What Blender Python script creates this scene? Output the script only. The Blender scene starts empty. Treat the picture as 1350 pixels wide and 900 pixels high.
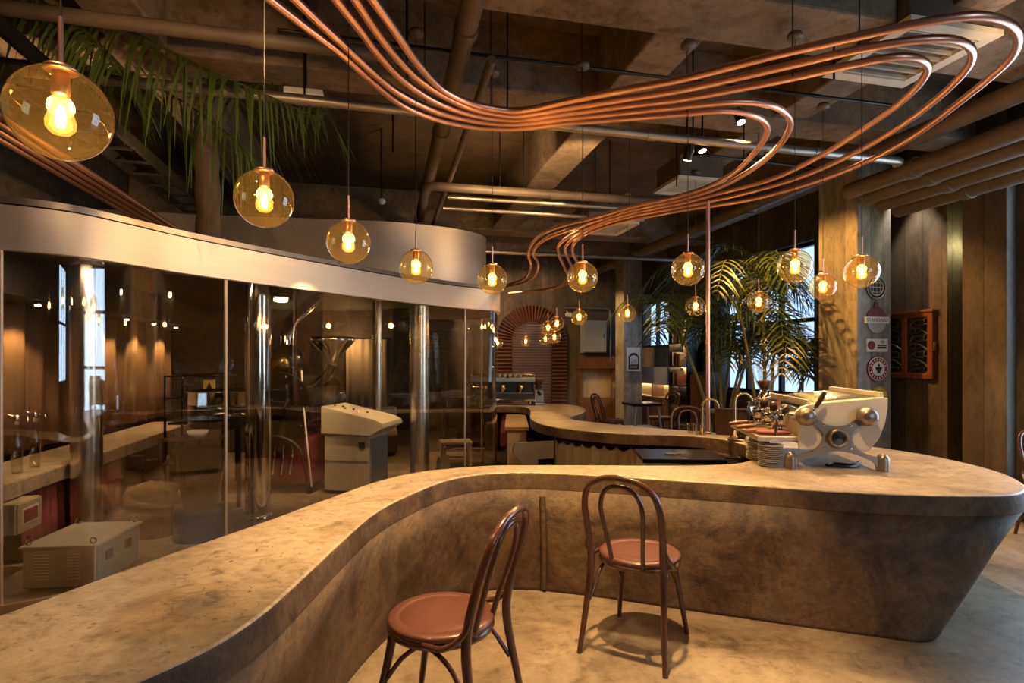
import bpy, bmesh, math, random
from mathutils import Vector, Matrix
random.seed(11)
rnd = random.uniform
PI = math.pi
SC = bpy.context.scene
COL = SC.collection
F, CX, HY, HC = 750.0, 675.0, 475.0, 1.45      # focal length in pixels, centre column, horizon row, eye height
TH = math.radians(13.0)                          # the building's grid is turned 13 degrees from the view axis
CT, ST = math.cos(TH), math.sin(TH)

def H(u, v, h):                                  # point of the photo lying at height h
    y = F * (HC - h) / (v - HY)
    return Vector(((u - CX) / F * y, y, h))
def D(u, v, y):                                  # point of the photo lying at depth y
    return Vector(((u - CX) / F * y, y, HC - (v - HY) * y / F))
def R(a, b, h=0.0):                              # building grid -> world
    return Vector((a * CT - b * ST, a * ST + b * CT, h))

# ------------------------------------------------------------------ mesh helpers
def spl(pts, n=6, closed=False):
    pts = [Vector(p) for p in pts]
    out = []
    m = len(pts)
    segs = m if closed else m - 1
    for i in range(segs):
        if closed:
            p0, p1, p2, p3 = pts[(i - 1) % m], pts[i], pts[(i + 1) % m], pts[(i + 2) % m]
        else:
            p1, p2 = pts[i], pts[i + 1]
            p0 = pts[i - 1] if i > 0 else p1 * 2 - p2
            p3 = pts[i + 2] if i + 2 < m else p2 * 2 - p1
        d1 = max((p1 - p0).length, 1e-6) ** .5; d2 = max((p2 - p1).length, 1e-6) ** .5; d3 = max((p3 - p2).length, 1e-6) ** .5
        for k in range(n):                       # centripetal Catmull-Rom
            t = k / n
            t0, t1, t2, t3 = 0, d1, d1 + d2, d1 + d2 + d3
            tt = t1 + (t2 - t1) * t
            a1 = p0 * ((t1 - tt) / (t1 - t0)) + p1 * ((tt - t0) / (t1 - t0))
            a2 = p1 * ((t2 - tt) / (t2 - t1)) + p2 * ((tt - t1) / (t2 - t1))
            a3 = p2 * ((t3 - tt) / (t3 - t2)) + p3 * ((tt - t2) / (t3 - t2))
            b1 = a1 * ((t2 - tt) / (t2 - t0)) + a2 * ((tt - t0) / (t2 - t0))
            b2 = a2 * ((t3 - tt) / (t3 - t1)) + a3 * ((tt - t1) / (t3 - t1))
            out.append(b1 * ((t2 - tt) / (t2 - t1)) + b2 * ((tt - t1) / (t2 - t1)))
    if not closed: out.append(pts[-1])
    return out

class MB:
    def __init__(s): s.v, s.f, s.s = [], [], []
    def add(s, vs, fs, smooth=False, m=None):
        b = len(s.v)
        for p in vs:
            p = Vector(p)
            s.v.append(m @ p if m is not None else p)
        for f in fs:
            s.f.append(tuple(b + i for i in f)); s.s.append(smooth)
        return s
    def box(s, c, d, bev=0.0, rz=0.0, m=None, seg=2):
        bm = bmesh.new()
        bmesh.ops.create_cube(bm, size=1.0)
        for v in bm.verts: v.co = Vector((v.co.x * d[0], v.co.y * d[1], v.co.z * d[2]))
        if bev > 0:
            bmesh.ops.bevel(bm, geom=list(bm.edges), offset=min(bev, min(d) * .45), segments=seg, affect='EDGES', profile=.5)
        mm = Matrix.Translation(Vector(c)) @ Matrix.Rotation(rz, 4, 'Z')
        if m is not None: mm = m @ mm
        bm.verts.index_update()
        s.add([v.co.copy() for v in bm.verts], [[v.index for v in f.verts] for f in bm.faces], False, mm)
        bm.free()
        return s
    def bx(s, x0, x1, y0, y1, z0, z1, bev=0.0, m=None):
        return s.box(((x0 + x1) / 2, (y0 + y1) / 2, (z0 + z1) / 2), (abs(x1 - x0), abs(y1 - y0), abs(z1 - z0)), bev, 0, m)
    def tube(s, pts, r, n=10, closed=False, cap=True, m=None, flat=1.0):
        pts = [Vector(p) for p in pts]
        k = len(pts)
        rr = list(r) if isinstance(r, (list, tuple)) else [r] * k
        tang = []
        for i in range(k):
            a = pts[(i - 1) % k] if (closed or i > 0) else pts[i]
            b = pts[(i + 1) % k] if (closed or i < k - 1) else pts[i]
            t = b - a
            tang.append(t.normalized() if t.length > 1e-9 else Vector((0, 0, 1)))
        ref = Vector((0, 0, 1)) if abs(tang[0].z) < .9 else Vector((1, 0, 0))
        nrm = (ref - tang[0] * ref.dot(tang[0])).normalized()
        vs, fs = [], []
        for i in range(k):
            nn = nrm - tang[i] * nrm.dot(tang[i])
            nrm = nn.normalized() if nn.length > 1e-6 else nrm
            bi = tang[i].cross(nrm)
            for j in range(n):
                a = 2 * PI * j / n
                vs.append(pts[i] + nrm * (math.cos(a) * rr[i]) + bi * (math.sin(a) * rr[i] * flat))
        for i in range(k if closed else k - 1):
            i2 = (i + 1) % k
            for j in range(n):
                j2 = (j + 1) % n
                fs.append((i * n + j, i * n + j2, i2 * n + j2, i2 * n + j))
        s.add(vs, fs, True, m)
        if cap and not closed:
            s.add(vs[:n], [tuple(reversed(range(n)))], False, m)
            s.add(vs[-n:], [tuple(range(n))], False, m)
        return s
    def cyl(s, p0, p1, r, n=16, m=None): return s.tube([p0, p1], r, n, m=m)
    def lathe(s, prof, n=28, m=None, smooth=True):
        vs, fs = [], []
        k = len(prof)
        for (r, z) in prof:
            for j in range(n):
                a = 2 * PI * j / n
                vs.append((max(r, 1e-5) * math.cos(a), max(r, 1e-5) * math.sin(a), z))
        for i in range(k - 1):
            for j in range(n):
                j2 = (j + 1) % n
                fs.append((i * n + j, i * n + j2, (i + 1) * n + j2, (i + 1) * n + j))
        return s.add(vs, fs, smooth, m)
    def ball(s, c, r, n=20, k=12, m=None):
        prof = [(r * math.sin(PI * i / k), -r * math.cos(PI * i / k)) for i in range(k + 1)]
        mm = Matrix.Translation(Vector(c))
        return s.lathe(prof, n, (m @ mm) if m is not None else mm)
    def prism(s, poly, z0, z1, m=None):
        k = len(poly)
        vs = [(p[0], p[1], z0) for p in poly] + [(p[0], p[1], z1) for p in poly]
        fs = [tuple(reversed(range(k))), tuple(range(k, 2 * k))]
        fs += [(i, (i + 1) % k, k + (i + 1) % k, k + i) for i in range(k)]
        return s.add(vs, fs, False, m)
    def loft(s, rings, closed=True, cap=False, smooth=True, m=None):
        n = len(rings[0]); vs = [p for r in rings for p in r]; fs = []
        for i in range(len(rings) - 1):
            for j in range(n if closed else n - 1):
                j2 = (j + 1) % n
                fs.append((i * n + j, i * n + j2, (i + 1) * n + j2, (i + 1) * n + j))
        s.add(vs, fs, smooth, m)
        if cap:
            s.add(rings[0], [tuple(reversed(range(n)))], False, m); s.add(rings[-1], [tuple(range(n))], False, m)
        return s
    def sheet(s, path, z0, z1, t, m=None):       # upright curved sheet of thickness t along a 2-D path
        k = len(path); P2 = [Vector((p[0], p[1])) for p in path]
        nr = []
        for i in range(k):
            d = (P2[min(i + 1, k - 1)] - P2[max(i - 1, 0)]).normalized()
            nr.append(Vector((-d.y, d.x)))
        A = [p + q * (t / 2) for p, q in zip(P2, nr)]; B = [p - q * (t / 2) for p, q in zip(P2, nr)]
        rings = []
        for i in range(k):
            rings.append([(A[i].x, A[i].y, z0), (A[i].x, A[i].y, z1), (B[i].x, B[i].y, z1), (B[i].x, B[i].y, z0)])
        vs = [p for r in rings for p in r]
        for c in range(4):                       # separate strips keep the long edges crisp
            c2 = (c + 1) % 4
            sv = []; sf = []
            for i in range(k): sv += [rings[i][c], rings[i][c2]]
            for i in range(k - 1): sf.append((2 * i, 2 * i + 1, 2 * i + 3, 2 * i + 2))
            s.add(sv, sf, True, m)
        s.add(rings[0], [(0, 1, 2, 3)], False, m); s.add(rings[-1], [(3, 2, 1, 0)], False, m)
        return s
    def build(s, name, mat=None, parent=None, loc=None, rz=0.0):
        me = bpy.data.meshes.new(name)
        me.from_pydata([tuple(p) for p in s.v], [], s.f)
        me.polygons.foreach_set('use_smooth', s.s)
        bm = bmesh.new(); bm.from_mesh(me)
        bmesh.ops.recalc_face_normals(bm, faces=bm.faces)
        bm.to_mesh(me); bm.free()
        me.update()
        if mat is not None: me.materials.append(mat)
        o = bpy.data.objects.new(name, me)
        COL.objects.link(o)
        if parent is not None: o.parent = parent
        if loc is not None: o.location = loc
        o.rotation_euler.z = rz
        return o

def tag(o, label=None, cat=None, group=None, kind=None):
    if label: o['label'] = label
    if cat: o['category'] = cat
    if group: o['group'] = group
    if kind: o['kind'] = kind
    return o
def thing(name, label, cat, loc=(0, 0, 0), rz=0.0, group=None, kind=None):
    o = bpy.data.objects.new(name, None)
    COL.objects.link(o)
    o.location = loc; o.rotation_euler.z = rz; o.empty_display_size = .1
    return tag(o, label, cat, group, kind)
def dup(root, loc=None, rz=None, label=None, group=None):
    r = root.copy(); COL.objects.link(r)
    if loc is not None: r.location = loc
    if rz is not None: r.rotation_euler.z = rz
    if label: r['label'] = label
    if group: r['group'] = group
    for ch in list(root.children):
        c = ch.copy(); COL.objects.link(c); c.parent = r
        for g in list(ch.children):
            d = g.copy(); COL.objects.link(d); d.parent = c
    return r
def ax(p, d):                                    # matrix that turns +Z onto d at p
    return Matrix.Translation(Vector(p)) @ Vector((0, 0, 1)).rotation_difference(Vector(d).normalized()).to_matrix().to_4x4()

# ------------------------------------------------------------------ materials
def mat(name):
    m = bpy.data.materials.new(name); m.use_nodes = True
    nt = m.node_tree
    return m, nt, nt.nodes, nt.links, nt.nodes['Principled BSDF']
def ramp(N, stops):
    r = N.new('ShaderNodeValToRGB')
    e = r.color_ramp.elements
    while len(e) < len(stops): e.new(.5)
    for i, (p, c) in enumerate(stops):
        e[i].position = p; e[i].color = (*c, 1) if len(c) == 3 else c
    return r
def pm(name, c1, c2=None, scale=5.0, rough=.5, metal=0.0, bump=0.0, bscale=40.0, stretch=(1, 1, 1), coat=0.0, rvar=0.0, emit=None, estr=0.0, sheen=0.0):
    m, nt, N, L, B = mat(name)
    B.inputs['Roughness'].default_value = rough; B.inputs['Metallic'].default_value = metal
    if coat: B.inputs['Coat Weight'].default_value = coat; B.inputs['Coat Roughness'].default_value = .15
    if sheen: B.inputs['Sheen Weight'].default_value = sheen
    tc = N.new('ShaderNodeTexCoord'); mp = N.new('ShaderNodeMapping')
    mp.inputs['Scale'].default_value = stretch
    L.new(tc.outputs['Object'], mp.inputs['Vector'])
    nz = N.new('ShaderNodeTexNoise'); nz.inputs['Scale'].default_value = scale; nz.inputs['Detail'].default_value = 7; nz.inputs['Roughness'].default_value = .62
    L.new(mp.outputs['Vector'], nz.inputs['Vector'])
    rp = ramp(N, [(.32, c1), (.68, c2 or tuple(x * .82 for x in c1))])
    L.new(nz.outputs['Fac'], rp.inputs['Fac']); L.new(rp.outputs['Color'], B.inputs['Base Color'])
    if rvar:
        mr = N.new('ShaderNodeMapRange'); mr.inputs['To Min'].default_value = rough - rvar; mr.inputs['To Max'].default_value = rough + rvar
        L.new(nz.outputs['Fac'], mr.inputs['Value']); L.new(mr.outputs['Result'], B.inputs['Roughness'])
    if bump:
        n2 = N.new('ShaderNodeTexNoise'); n2.inputs['Scale'].default_value = bscale; n2.inputs['Detail'].default_value = 5
        L.new(mp.outputs['Vector'], n2.inputs['Vector'])
        bp = N.new('ShaderNodeBump'); bp.inputs['Strength'].default_value = bump; bp.inputs['Distance'].default_value = .01
        L.new(n2.outputs['Fac'], bp.inputs['Height']); L.new(bp.outputs['Normal'], B.inputs['Normal'])
    if emit is not None:
        B.inputs['Emission Color'].default_value = (*emit, 1); B.inputs['Emission Strength'].default_value = estr
    return m
def emission(name, col, st):
    m = bpy.data.materials.new(name); m.use_nodes = True
    N, L = m.node_tree.nodes, m.node_tree.links
    N.clear(); o = N.new('ShaderNodeOutputMaterial'); e = N.new('ShaderNodeEmission')
    e.inputs['Color'].default_value = (*col, 1); e.inputs['Strength'].default_value = st
    L.new(e.outputs[0], o.inputs[0])
    return m
def glass(name, tint, ior=1.5, boost=1.0, rough=0.0, glow=None, gstr=0.0, wav=0.0, wscale=(1, 1, 1), haze=None, fam=0.0):
    m = bpy.data.materials.new(name); m.use_nodes = True
    N, L = m.node_tree.nodes, m.node_tree.links
    N.clear(); o = N.new('ShaderNodeOutputMaterial')
    t = N.new('ShaderNodeBsdfTransparent'); t.inputs['Color'].default_value = (*tint, 1)
    g = N.new('ShaderNodeBsdfGlossy'); g.inputs['Roughness'].default_value = rough; g.inputs['Color'].default_value = (1, 1, 1, 1)
    ge = N.new('ShaderNodeNewGeometry'); dt = N.new('ShaderNodeVectorMath'); dt.operation = 'DOT_PRODUCT'
    L.new(ge.outputs['Normal'], dt.inputs[0]); L.new(ge.outputs['Incoming'], dt.inputs[1])
    def mth(op, a, b=None, clamp=False):
        q = N.new('ShaderNodeMath'); q.operation = op; q.use_clamp = clamp
        for k_, s_ in enumerate((a, b)):
            if s_ is None: continue
            if isinstance(s_, (int, float)): q.inputs[k_].default_value = s_
            else: L.new(s_, q.inputs[k_])
        return q.outputs[0]
    f0 = ((ior - 1) / (ior + 1)) ** 2
    sch = mth('POWER', mth('SUBTRACT', 1.0, mth('ABSOLUTE', dt.outputs['Value']), True), 5.0)
    fres = mth('ADD', mth('MULTIPLY', sch, 1 - f0), f0)     # same on both faces of a thin pane
    mx = N.new('ShaderNodeMixShader')
    if wav:
        tc = N.new('ShaderNodeTexCoord'); mp = N.new('ShaderNodeMapping'); mp.inputs['Scale'].default_value = wscale
        nz = N.new('ShaderNodeTexNoise'); nz.inputs['Scale'].default_value = 2.0; nz.inputs['Detail'].default_value = 1.0
        bp = N.new('ShaderNodeBump'); bp.inputs['Strength'].default_value = wav; bp.inputs['Distance'].default_value = .02
        L.new(tc.outputs['Object'], mp.inputs['Vector']); L.new(mp.outputs['Vector'], nz.inputs['Vector'])
        L.new(nz.outputs['Fac'], bp.inputs['Height']); L.new(bp.outputs['Normal'], g.inputs['Normal'])
    ml = N.new('ShaderNodeMath'); ml.operation = 'MULTIPLY'; ml.inputs[1].default_value = boost; ml.use_clamp = True
    L.new(fres, ml.inputs[0]); L.new(ml.outputs[0], mx.inputs[0])
    L.new(t.outputs[0], mx.inputs[1]); L.new(g.outputs[0], mx.inputs[2])
    if haze:                                       # faint amber scatter stands in for the bulb's reflections inside the globe
        tr = N.new('ShaderNodeBsdfTranslucent'); tr.inputs['Color'].default_value = (*haze, 1)
        m2 = N.new('ShaderNodeMixShader'); m2.inputs[0].default_value = fam
        L.new(mx.outputs[0], m2.inputs[1]); L.new(tr.outputs[0], m2.inputs[2]); mx = m2
    if glow:
        e = N.new('ShaderNodeEmission'); e.inputs['Color'].default_value = (*glow, 1); e.inputs['Strength'].default_value = gstr
        ad = N.new('ShaderNodeAddShader'); L.new(mx.outputs[0], ad.inputs[0]); L.new(e.outputs[0], ad.inputs[1]); L.new(ad.outputs[0], o.inputs[0])
    else: L.new(mx.outputs[0], o.inputs[0])
    return m
def concrete(name, cols, scale=1.6, pits=0.0, rough=(.35, .6), bump=.25, boards=0.0, bdark=.45, streak=(1, 1, 1), pitcol=(.05, .035, .02), blotch=.75):
    m, nt, N, L, B = mat(name)
    tc = N.new('ShaderNodeTexCoord'); mp = N.new('ShaderNodeMapping'); mp.inputs['Scale'].default_value = streak
    L.new(tc.outputs['Object'], mp.inputs['Vector'])
    n1 = N.new('ShaderNodeTexNoise'); n1.inputs['Scale'].default_value = scale; n1.inputs['Detail'].default_value = 9; n1.inputs['Roughness'].default_value = .68; n1.inputs['Distortion'].default_value = .5
    n2 = N.new('ShaderNodeTexNoise'); n2.inputs['Scale'].default_value = scale * 9; n2.inputs['Detail'].default_value = 8; n2.inputs['Roughness'].default_value = .7
    for n in (n1, n2): L.new(mp.outputs['Vector'], n.inputs['Vector'])
    k = len(cols)
    r1 = ramp(N, [(.28 + .44 * i / (k - 1), c) for i, c in enumerate(cols)])
    L.new(n1.outputs['Fac'], r1.inputs['Fac'])
    r2 = ramp(N, [(.28, (.42, .40, .37)), (.46, (.86, .85, .83)), (.6, (1.0, 1.0, 1.0)), (.78, (1.2, 1.18, 1.14))])
    L.new(n2.outputs['Fac'], r2.inputs['Fac'])
    mul = N.new('ShaderNodeMix'); mul.data_type = 'RGBA'; mul.blend_type = 'MULTIPLY'; mul.inputs[0].default_value = .9
    L.new(r1.outputs['Color'], mul.inputs[6]); L.new(r2.outputs['Color'], mul.inputs[7])
    col = mul.outputs[2]; hgt = n2.outputs['Fac']
    n5 = N.new('ShaderNodeTexNoise'); n5.inputs['Scale'].default_value = scale * 3.3; n5.inputs['Detail'].default_value = 12; n5.inputs['Roughness'].default_value = .78; n5.inputs['Distortion'].default_value = 1.2
    L.new(mp.outputs['Vector'], n5.inputs['Vector'])
    r5 = ramp(N, [(.36, (.38, .36, .33)), (.47, (.95, .94, .92)), (.62, (1.05, 1.05, 1.04)), (.72, (1.5, 1.46, 1.38))])
    L.new(n5.outputs['Fac'], r5.inputs['Fac'])
    x5 = N.new('ShaderNodeMix'); x5.data_type = 'RGBA'; x5.blend_type = 'MULTIPLY'; x5.inputs[0].default_value = blotch
    L.new(col, x5.inputs[6]); L.new(r5.outputs['Color'], x5.inputs[7]); col = x5.outputs[2]
    if pits:
        vo = N.new('ShaderNodeTexVoronoi'); vo.inputs['Scale'].default_value = 23.0; vo.inputs['Randomness'].default_value = 1.0
        nd = N.new('ShaderNodeTexNoise'); nd.inputs['Scale'].default_value = 14.0; nd.inputs['Detail'].default_value = 4
        L.new(tc.outputs['Object'], nd.inputs['Vector'])
        vm = N.new('ShaderNodeVectorMath'); vm.operation = 'MULTIPLY_ADD'; vm.inputs[1].default_value = (.13, .13, .13)
        L.new(nd.outputs['Color'], vm.inputs[0]); L.new(tc.outputs['Object'], vm.inputs[2]); L.new(vm.outputs[0], vo.inputs['Vector'])
        n3 = N.new('ShaderNodeTexNoise'); n3.inputs['Scale'].default_value = 2.3; n3.inputs['Detail'].default_value = 3
        L.new(tc.outputs['Object'], n3.inputs['Vector'])
        rm = ramp(N, [(.40, (.12, .12, .12)), (.58, (1, 1, 1))]); L.new(n3.outputs['Fac'], rm.inputs['Fac'])
        rv = ramp(N, [(.10, (1, 1, 1)), (.19, (0, 0, 0))]); L.new(vo.outputs['Distance'], rv.inputs['Fac'])
        mm = N.new('ShaderNodeMath'); mm.operation = 'MULTIPLY'; L.new(rm.outputs['Color'], mm.inputs[0]); L.new(rv.outputs['Color'], mm.inputs[1])
        m2 = N.new('ShaderNodeMath'); m2.operation = 'MULTIPLY'; m2.inputs[1].default_value = pits; L.new(mm.outputs[0], m2.inputs[0])
        mx = N.new('ShaderNodeMix'); mx.data_type = 'RGBA'
        L.new(m2.outputs[0], mx.inputs[0]); L.new(col, mx.inputs[6]); mx.inputs[7].default_value = (*pitcol, 1)
        col = mx.outputs[2]
    if boards:
        sp = N.new('ShaderNodeSeparateXYZ'); L.new(tc.outputs['Object'], sp.inputs[0])
        ad = N.new('ShaderNodeMath'); ad.operation = 'ADD'; L.new(sp.outputs[0], ad.inputs[0]); L.new(sp.outputs[1], ad.inputs[1])
        dv = N.new('ShaderNodeMath'); dv.operation = 'DIVIDE'; dv.inputs[1].default_value = boards; L.new(ad.outputs[0], dv.inputs[0])
        fl = N.new('ShaderNodeMath'); fl.operation = 'FLOOR'; L.new(dv.outputs[0], fl.inputs[0])
        fc = N.new('ShaderNodeMath'); fc.operation = 'FRACT'; L.new(dv.outputs[0], fc.inputs[0])
        wn = N.new('ShaderNodeTexWhiteNoise'); wn.noise_dimensions = '1D'; L.new(fl.outputs[0], wn.inputs['W'])
        rw = ramp(N, [(0, (.72, .72, .72)), (1, (1.12, 1.1, 1.06))]); L.new(wn.outputs['Value'], rw.inputs['Fac'])
        rg = ramp(N, [(0, (bdark,) * 3), (.045, (1, 1, 1)), (.97, (1, 1, 1)), (1, (bdark,) * 3)]); L.new(fc.outputs[0], rg.inputs['Fac'])
        for src in (rw, rg):
            x = N.new('ShaderNodeMix'); x.data_type = 'RGBA'; x.blend_type = 'MULTIPLY'; x.inputs[0].default_value = 1.0
            L.new(col, x.inputs[6]); L.new(src.outputs['Color'], x.inputs[7]); col = x.outputs[2]
    L.new(col, B.inputs['Base Color'])
    mr = N.new('ShaderNodeMapRange'); mr.inputs['To Min'].default_value = rough[0]; mr.inputs['To Max'].default_value = rough[1]
    L.new(n1.outputs['Fac'], mr.inputs['Value']); L.new(mr.outputs['Result'], B.inputs['Roughness'])
    bp = N.new('ShaderNodeBump'); bp.inputs['Strength'].default_value = bump; bp.inputs['Distance'].default_value = .012
    L.new(hgt, bp.inputs['Height']); L.new(bp.outputs['Normal'], B.inputs['Normal'])
    return m
def wood(name, c1, c2, scale=(3, 3, .35), rough=.4, coat=.0):
    return pm(name, c1, c2, 6.0, rough, 0, .12, 30, scale, coat)

X = {}
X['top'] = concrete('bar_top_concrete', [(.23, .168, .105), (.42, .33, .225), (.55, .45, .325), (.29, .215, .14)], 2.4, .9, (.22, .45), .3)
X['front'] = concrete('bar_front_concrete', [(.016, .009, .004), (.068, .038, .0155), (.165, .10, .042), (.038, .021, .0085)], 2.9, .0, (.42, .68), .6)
X['floor'] = concrete('floor_concrete', [(.13, .094, .057), (.28, .213, .138), (.37, .292, .198), (.19, .14, .088)], 1.3, .35, (.28, .5), .12)
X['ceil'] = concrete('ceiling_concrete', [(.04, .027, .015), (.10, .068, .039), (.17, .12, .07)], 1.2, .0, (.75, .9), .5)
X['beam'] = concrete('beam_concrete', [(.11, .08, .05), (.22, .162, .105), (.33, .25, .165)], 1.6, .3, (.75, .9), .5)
X['wall'] = concrete('board_marked_concrete', [(.040, .031, .022), (.10, .08, .058), (.17, .138, .104)], 1.5, .0, (.6, .85), .45, .21, .4, (1, 1, .45))
X['pillar'] = concrete('pillar_concrete', [(.17, .162, .15), (.32, .31, .29), (.41, .395, .37)], 1.8, .3, (.5, .75), .4, .16, .5, (1, 1, .45))
X['darkwall'] = concrete('dark_plaster', [(.035, .028, .02), (.07, .056, .042), (.10, .08, .06)], 1.4, .0, (.7, .9), .3)
X['copper'] = pm('copper_tube', (.84, .46, .33), (.82, .445, .315), 3, .36, 1.0)
X['brass'] = pm('brass', (.70, .48, .22), (.6, .4, .18), 4, .25, 1.0)
X['steel'] = pm('brushed_steel', (.74, .62, .47), (.68, .565, .43), 2.0, .52, 1.0, .03, 60, (1, 1, 30))
X['chrome'] = pm('polished_steel', (.72, .70, .66), None, 3, .10, 1.0)
X['grey_metal'] = pm('grey_cast_metal', (.30, .255, .20), (.26, .22, .17), 8, .36, .85)
X['pipe'] = pm('painted_pipe', (.135, .096, .058), (.08, .056, .034), 5, .55, .0, .2, 25)
X['conduit'] = pm('galvanised_conduit', (.42, .37, .30), (.3, .26, .2), 6, .38, .8)
X['black'] = pm('black_cord', (.012, .011, .010), None, 4, .5)
X['blackmetal'] = pm('black_metal', (.022, .02, .018), (.014, .013, .012), 5, .28, .6)
X['blackgloss'] = pm('black_enamel', (.018, .016, .015), None, 5, .12, .0, coat=.6)
X['walnut'] = wood('dark_bentwood', (.052, .018, .009), (.095, .034, .016), (3, 3, .5), .26, .5)
X['seat'] = pm('red_brown_seat_wood', (.135, .047, .031), (.09, .03, .019), 3.0, .4, 0, .06, 40, (1, 4, 1), .25)
X['cream'] = pm('cream_enamel', (.78, .70, .55), None, 3, .28, 0, coat=.3)
X['white'] = pm('white_enamel', (.72, .69, .62), None, 3, .4)
X['greypaint'] = pm('grey_green_paint', (.52, .475, .37), (.46, .42, .325), 4, .42, 0)
X['yellowpaint'] = pm('yellowed_paint', (.48, .42, .24), None, 4, .45)
X['palm'] = pm('palm_leaf', (.075, .105, .018), (.045, .075, .012), 6, .36, 0)
X['cane'] = pm('palm_cane', (.28, .23, .06), (.16, .15, .035), 7, .45, 0, .2, 30)
X['trunk'] = pm('palm_trunk', (.20, .125, .065), (.08, .05, .028), 9, .8, 0, .6, 30, (1, 1, .2))
X['brownwood'] = wood('brown_wood', (.16, .075, .03), (.085, .038, .016))
X['darkwood'] = wood('dark_wood', (.055, .028, .014), (.028, .014, .008))
X['lattice'] = pm('black_lattice', (.085, .08, .075), (.04, .038, .035), 12, .45, .3)
X['redwood'] = wood('red_slat_wood', (.20, .072, .042), (.12, .042, .025), (1, 1, 1), .42)
X['canvas'] = pm('olive_canvas', (.40, .35, .235), (.32, .275, .18), 9, .9, 0, .2, 200, sheen=.2)
X['beigecloth'] = pm('beige_curtain', (.42, .33, .21), (.34, .26, .16), 6, .9)
X['browncloth'] = pm('brown_curtain', (.22, .125, .055), (.15, .082, .035), 5, .85, 0, .1, 60, (1, 1, .2))
X['pinkcloth'] = pm('faded_red_cloth', (.36, .10, .085), (.26, .07, .06), 5, .9, 0, .1, 60, (1, 1, .2))
X['burlap'] = pm('burlap', (.20, .13, .065), (.13, .085, .042), 14, .95, 0, .6, 160)
X['maroon'] = pm('maroon_paint', (.16, .022, .04), None, 4, .3, 0, coat=.3)
X['bluebox'] = pm('blue_grey_paint', (.22, .25, .28), (.19, .215, .24), 4, .45)
X['paper'] = pm('white_board', (.75, .73, .68), None, 4, .6)
X['ink'] = pm('black_ink', (.02, .02, .022), None, 4, .6)
X['plum'] = pm('plum_paint', (.14, .05, .08), None, 4, .5)
X['maroonink'] = pm('maroon_ink', (.22, .03, .035), None, 4, .5)
X['silver'] = pm('sign_grey', (.42, .44, .45), None, 4, .5)
X['yellow'] = pm('yellow_paint', (.75, .50, .05), None, 4, .5)
X['navy'] = pm('dark_blue_enamel', (.03, .05, .075), None, 4, .3, .2, coat=.3)
X['skyblue'] = pm('pale_blue_enamel', (.30, .40, .46), None, 4, .3)
X['ceramic'] = pm('ceramic', (.72, .66, .55), None, 4, .3, 0, coat=.3)
X['redclay'] = pm('pink_cloth', (.42, .13, .12), None, 9, .9)
X['handlewood'] = wood('handle_wood', (.36, .14, .06), (.24, .09, .04), (3, 3, 3), .35, .3)
X['darkhandle'] = wood('dark_handle_wood', (.05, .02, .012), (.03, .012, .008), (3, 3, 3), .35, .3)
X['wall_glass'] = glass('curved_room_glass', (.93, .915, .88), 1.52, 2.0, 0.0, wav=.10, wscale=(1.2, 1.2, .25))
X['globe'] = glass('amber_globe_glass', (.95, .83, .56), 1.5, 1.6, haze=(.9, .62, .25), fam=.014)
X['clear'] = glass('clear_glass', (.95, .93, .90), 1.5, 1.4)
X['bulb'] = glass('bulb_glass', (1.0, .92, .66), 1.45, .3, 0, (1.0, .46, .08), .8)
X['fil'] = emission('glowing_filament', (1.0, .74, .38), 70.0)
X['pane'] = glass('window_pane', (.40, .41, .42), 1.5, 1.0)
X['beans'] = pm('coffee_beans', (.16, .065, .028), (.07, .03, .014), 60, .4, 0, .8, 90)
X['led'] = emission('warm_led', (1.0, .68, .34), 60.0)
X['spotface'] = emission('spot_lamp_face', (1.0, .80, .52), 22.0)
X['bookA'] = pm('dark_book_cover', (.06, .035, .022), None, 6, .7)
X['bookB'] = pm('tan_book_cover', (.30, .20, .10), None, 6, .7)
X['bookC'] = pm('pale_book_cover', (.52, .45, .33), None, 6, .7)
X['bookD'] = pm('red_brown_book_cover', (.20, .06, .035), None, 6, .7)
X['shelfwood'] = wood('pale_shelf_wood', (.34, .24, .14), (.26, .18, .10), (3, 3, 3), .5)
X['olive'] = pm('dark_olive_panel', (.16, .135, .085), (.12, .10, .062), 5, .6)
X['colsteel'] = pm('column_steel', (.82, .76, .66), (.78, .72, .62), 2, .26, 1.0)
# ------------------------------------------------------------------ the setting (building grid, turned by TH)
A0, A1, B0, B1, CH = -3.35, 5.6, -3.5, 12.1, 4.02
def S(name, mb, m, rz=TH): return tag(mb.build(name, m, None, None, rz), kind='structure')
S('floor', MB().bx(A0 - .3, A1 + .4, B0 - .3, B1 + .4, -.1, 0), X['floor'])
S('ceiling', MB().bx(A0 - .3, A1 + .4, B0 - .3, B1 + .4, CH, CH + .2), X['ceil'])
S('wall_left', MB().bx(A0 - .2, A0, B0, B1, 0, CH), X['darkwall'])
mb = MB()
mb.bx(A0 - .2, A1 + .2, B1, B1 + .2, 0, CH)
S('wall_back', mb, X['wall'])
FW = []          
mb = MB()
FW = (3.3, 5.3, 1.0, 3.3)
mb.bx(A0 - .2, FW[0], B0 - .2, B0, 0, CH).bx(FW[1], A1 + .2, B0 - .2, B0, 0, CH).bx(FW[0], FW[1], B0 - .2, B0, 0, FW[2]).bx(FW[0], FW[1], B0 - .2, B0, FW[3], CH)
S('wall_front', mb, X['wall'])
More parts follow.
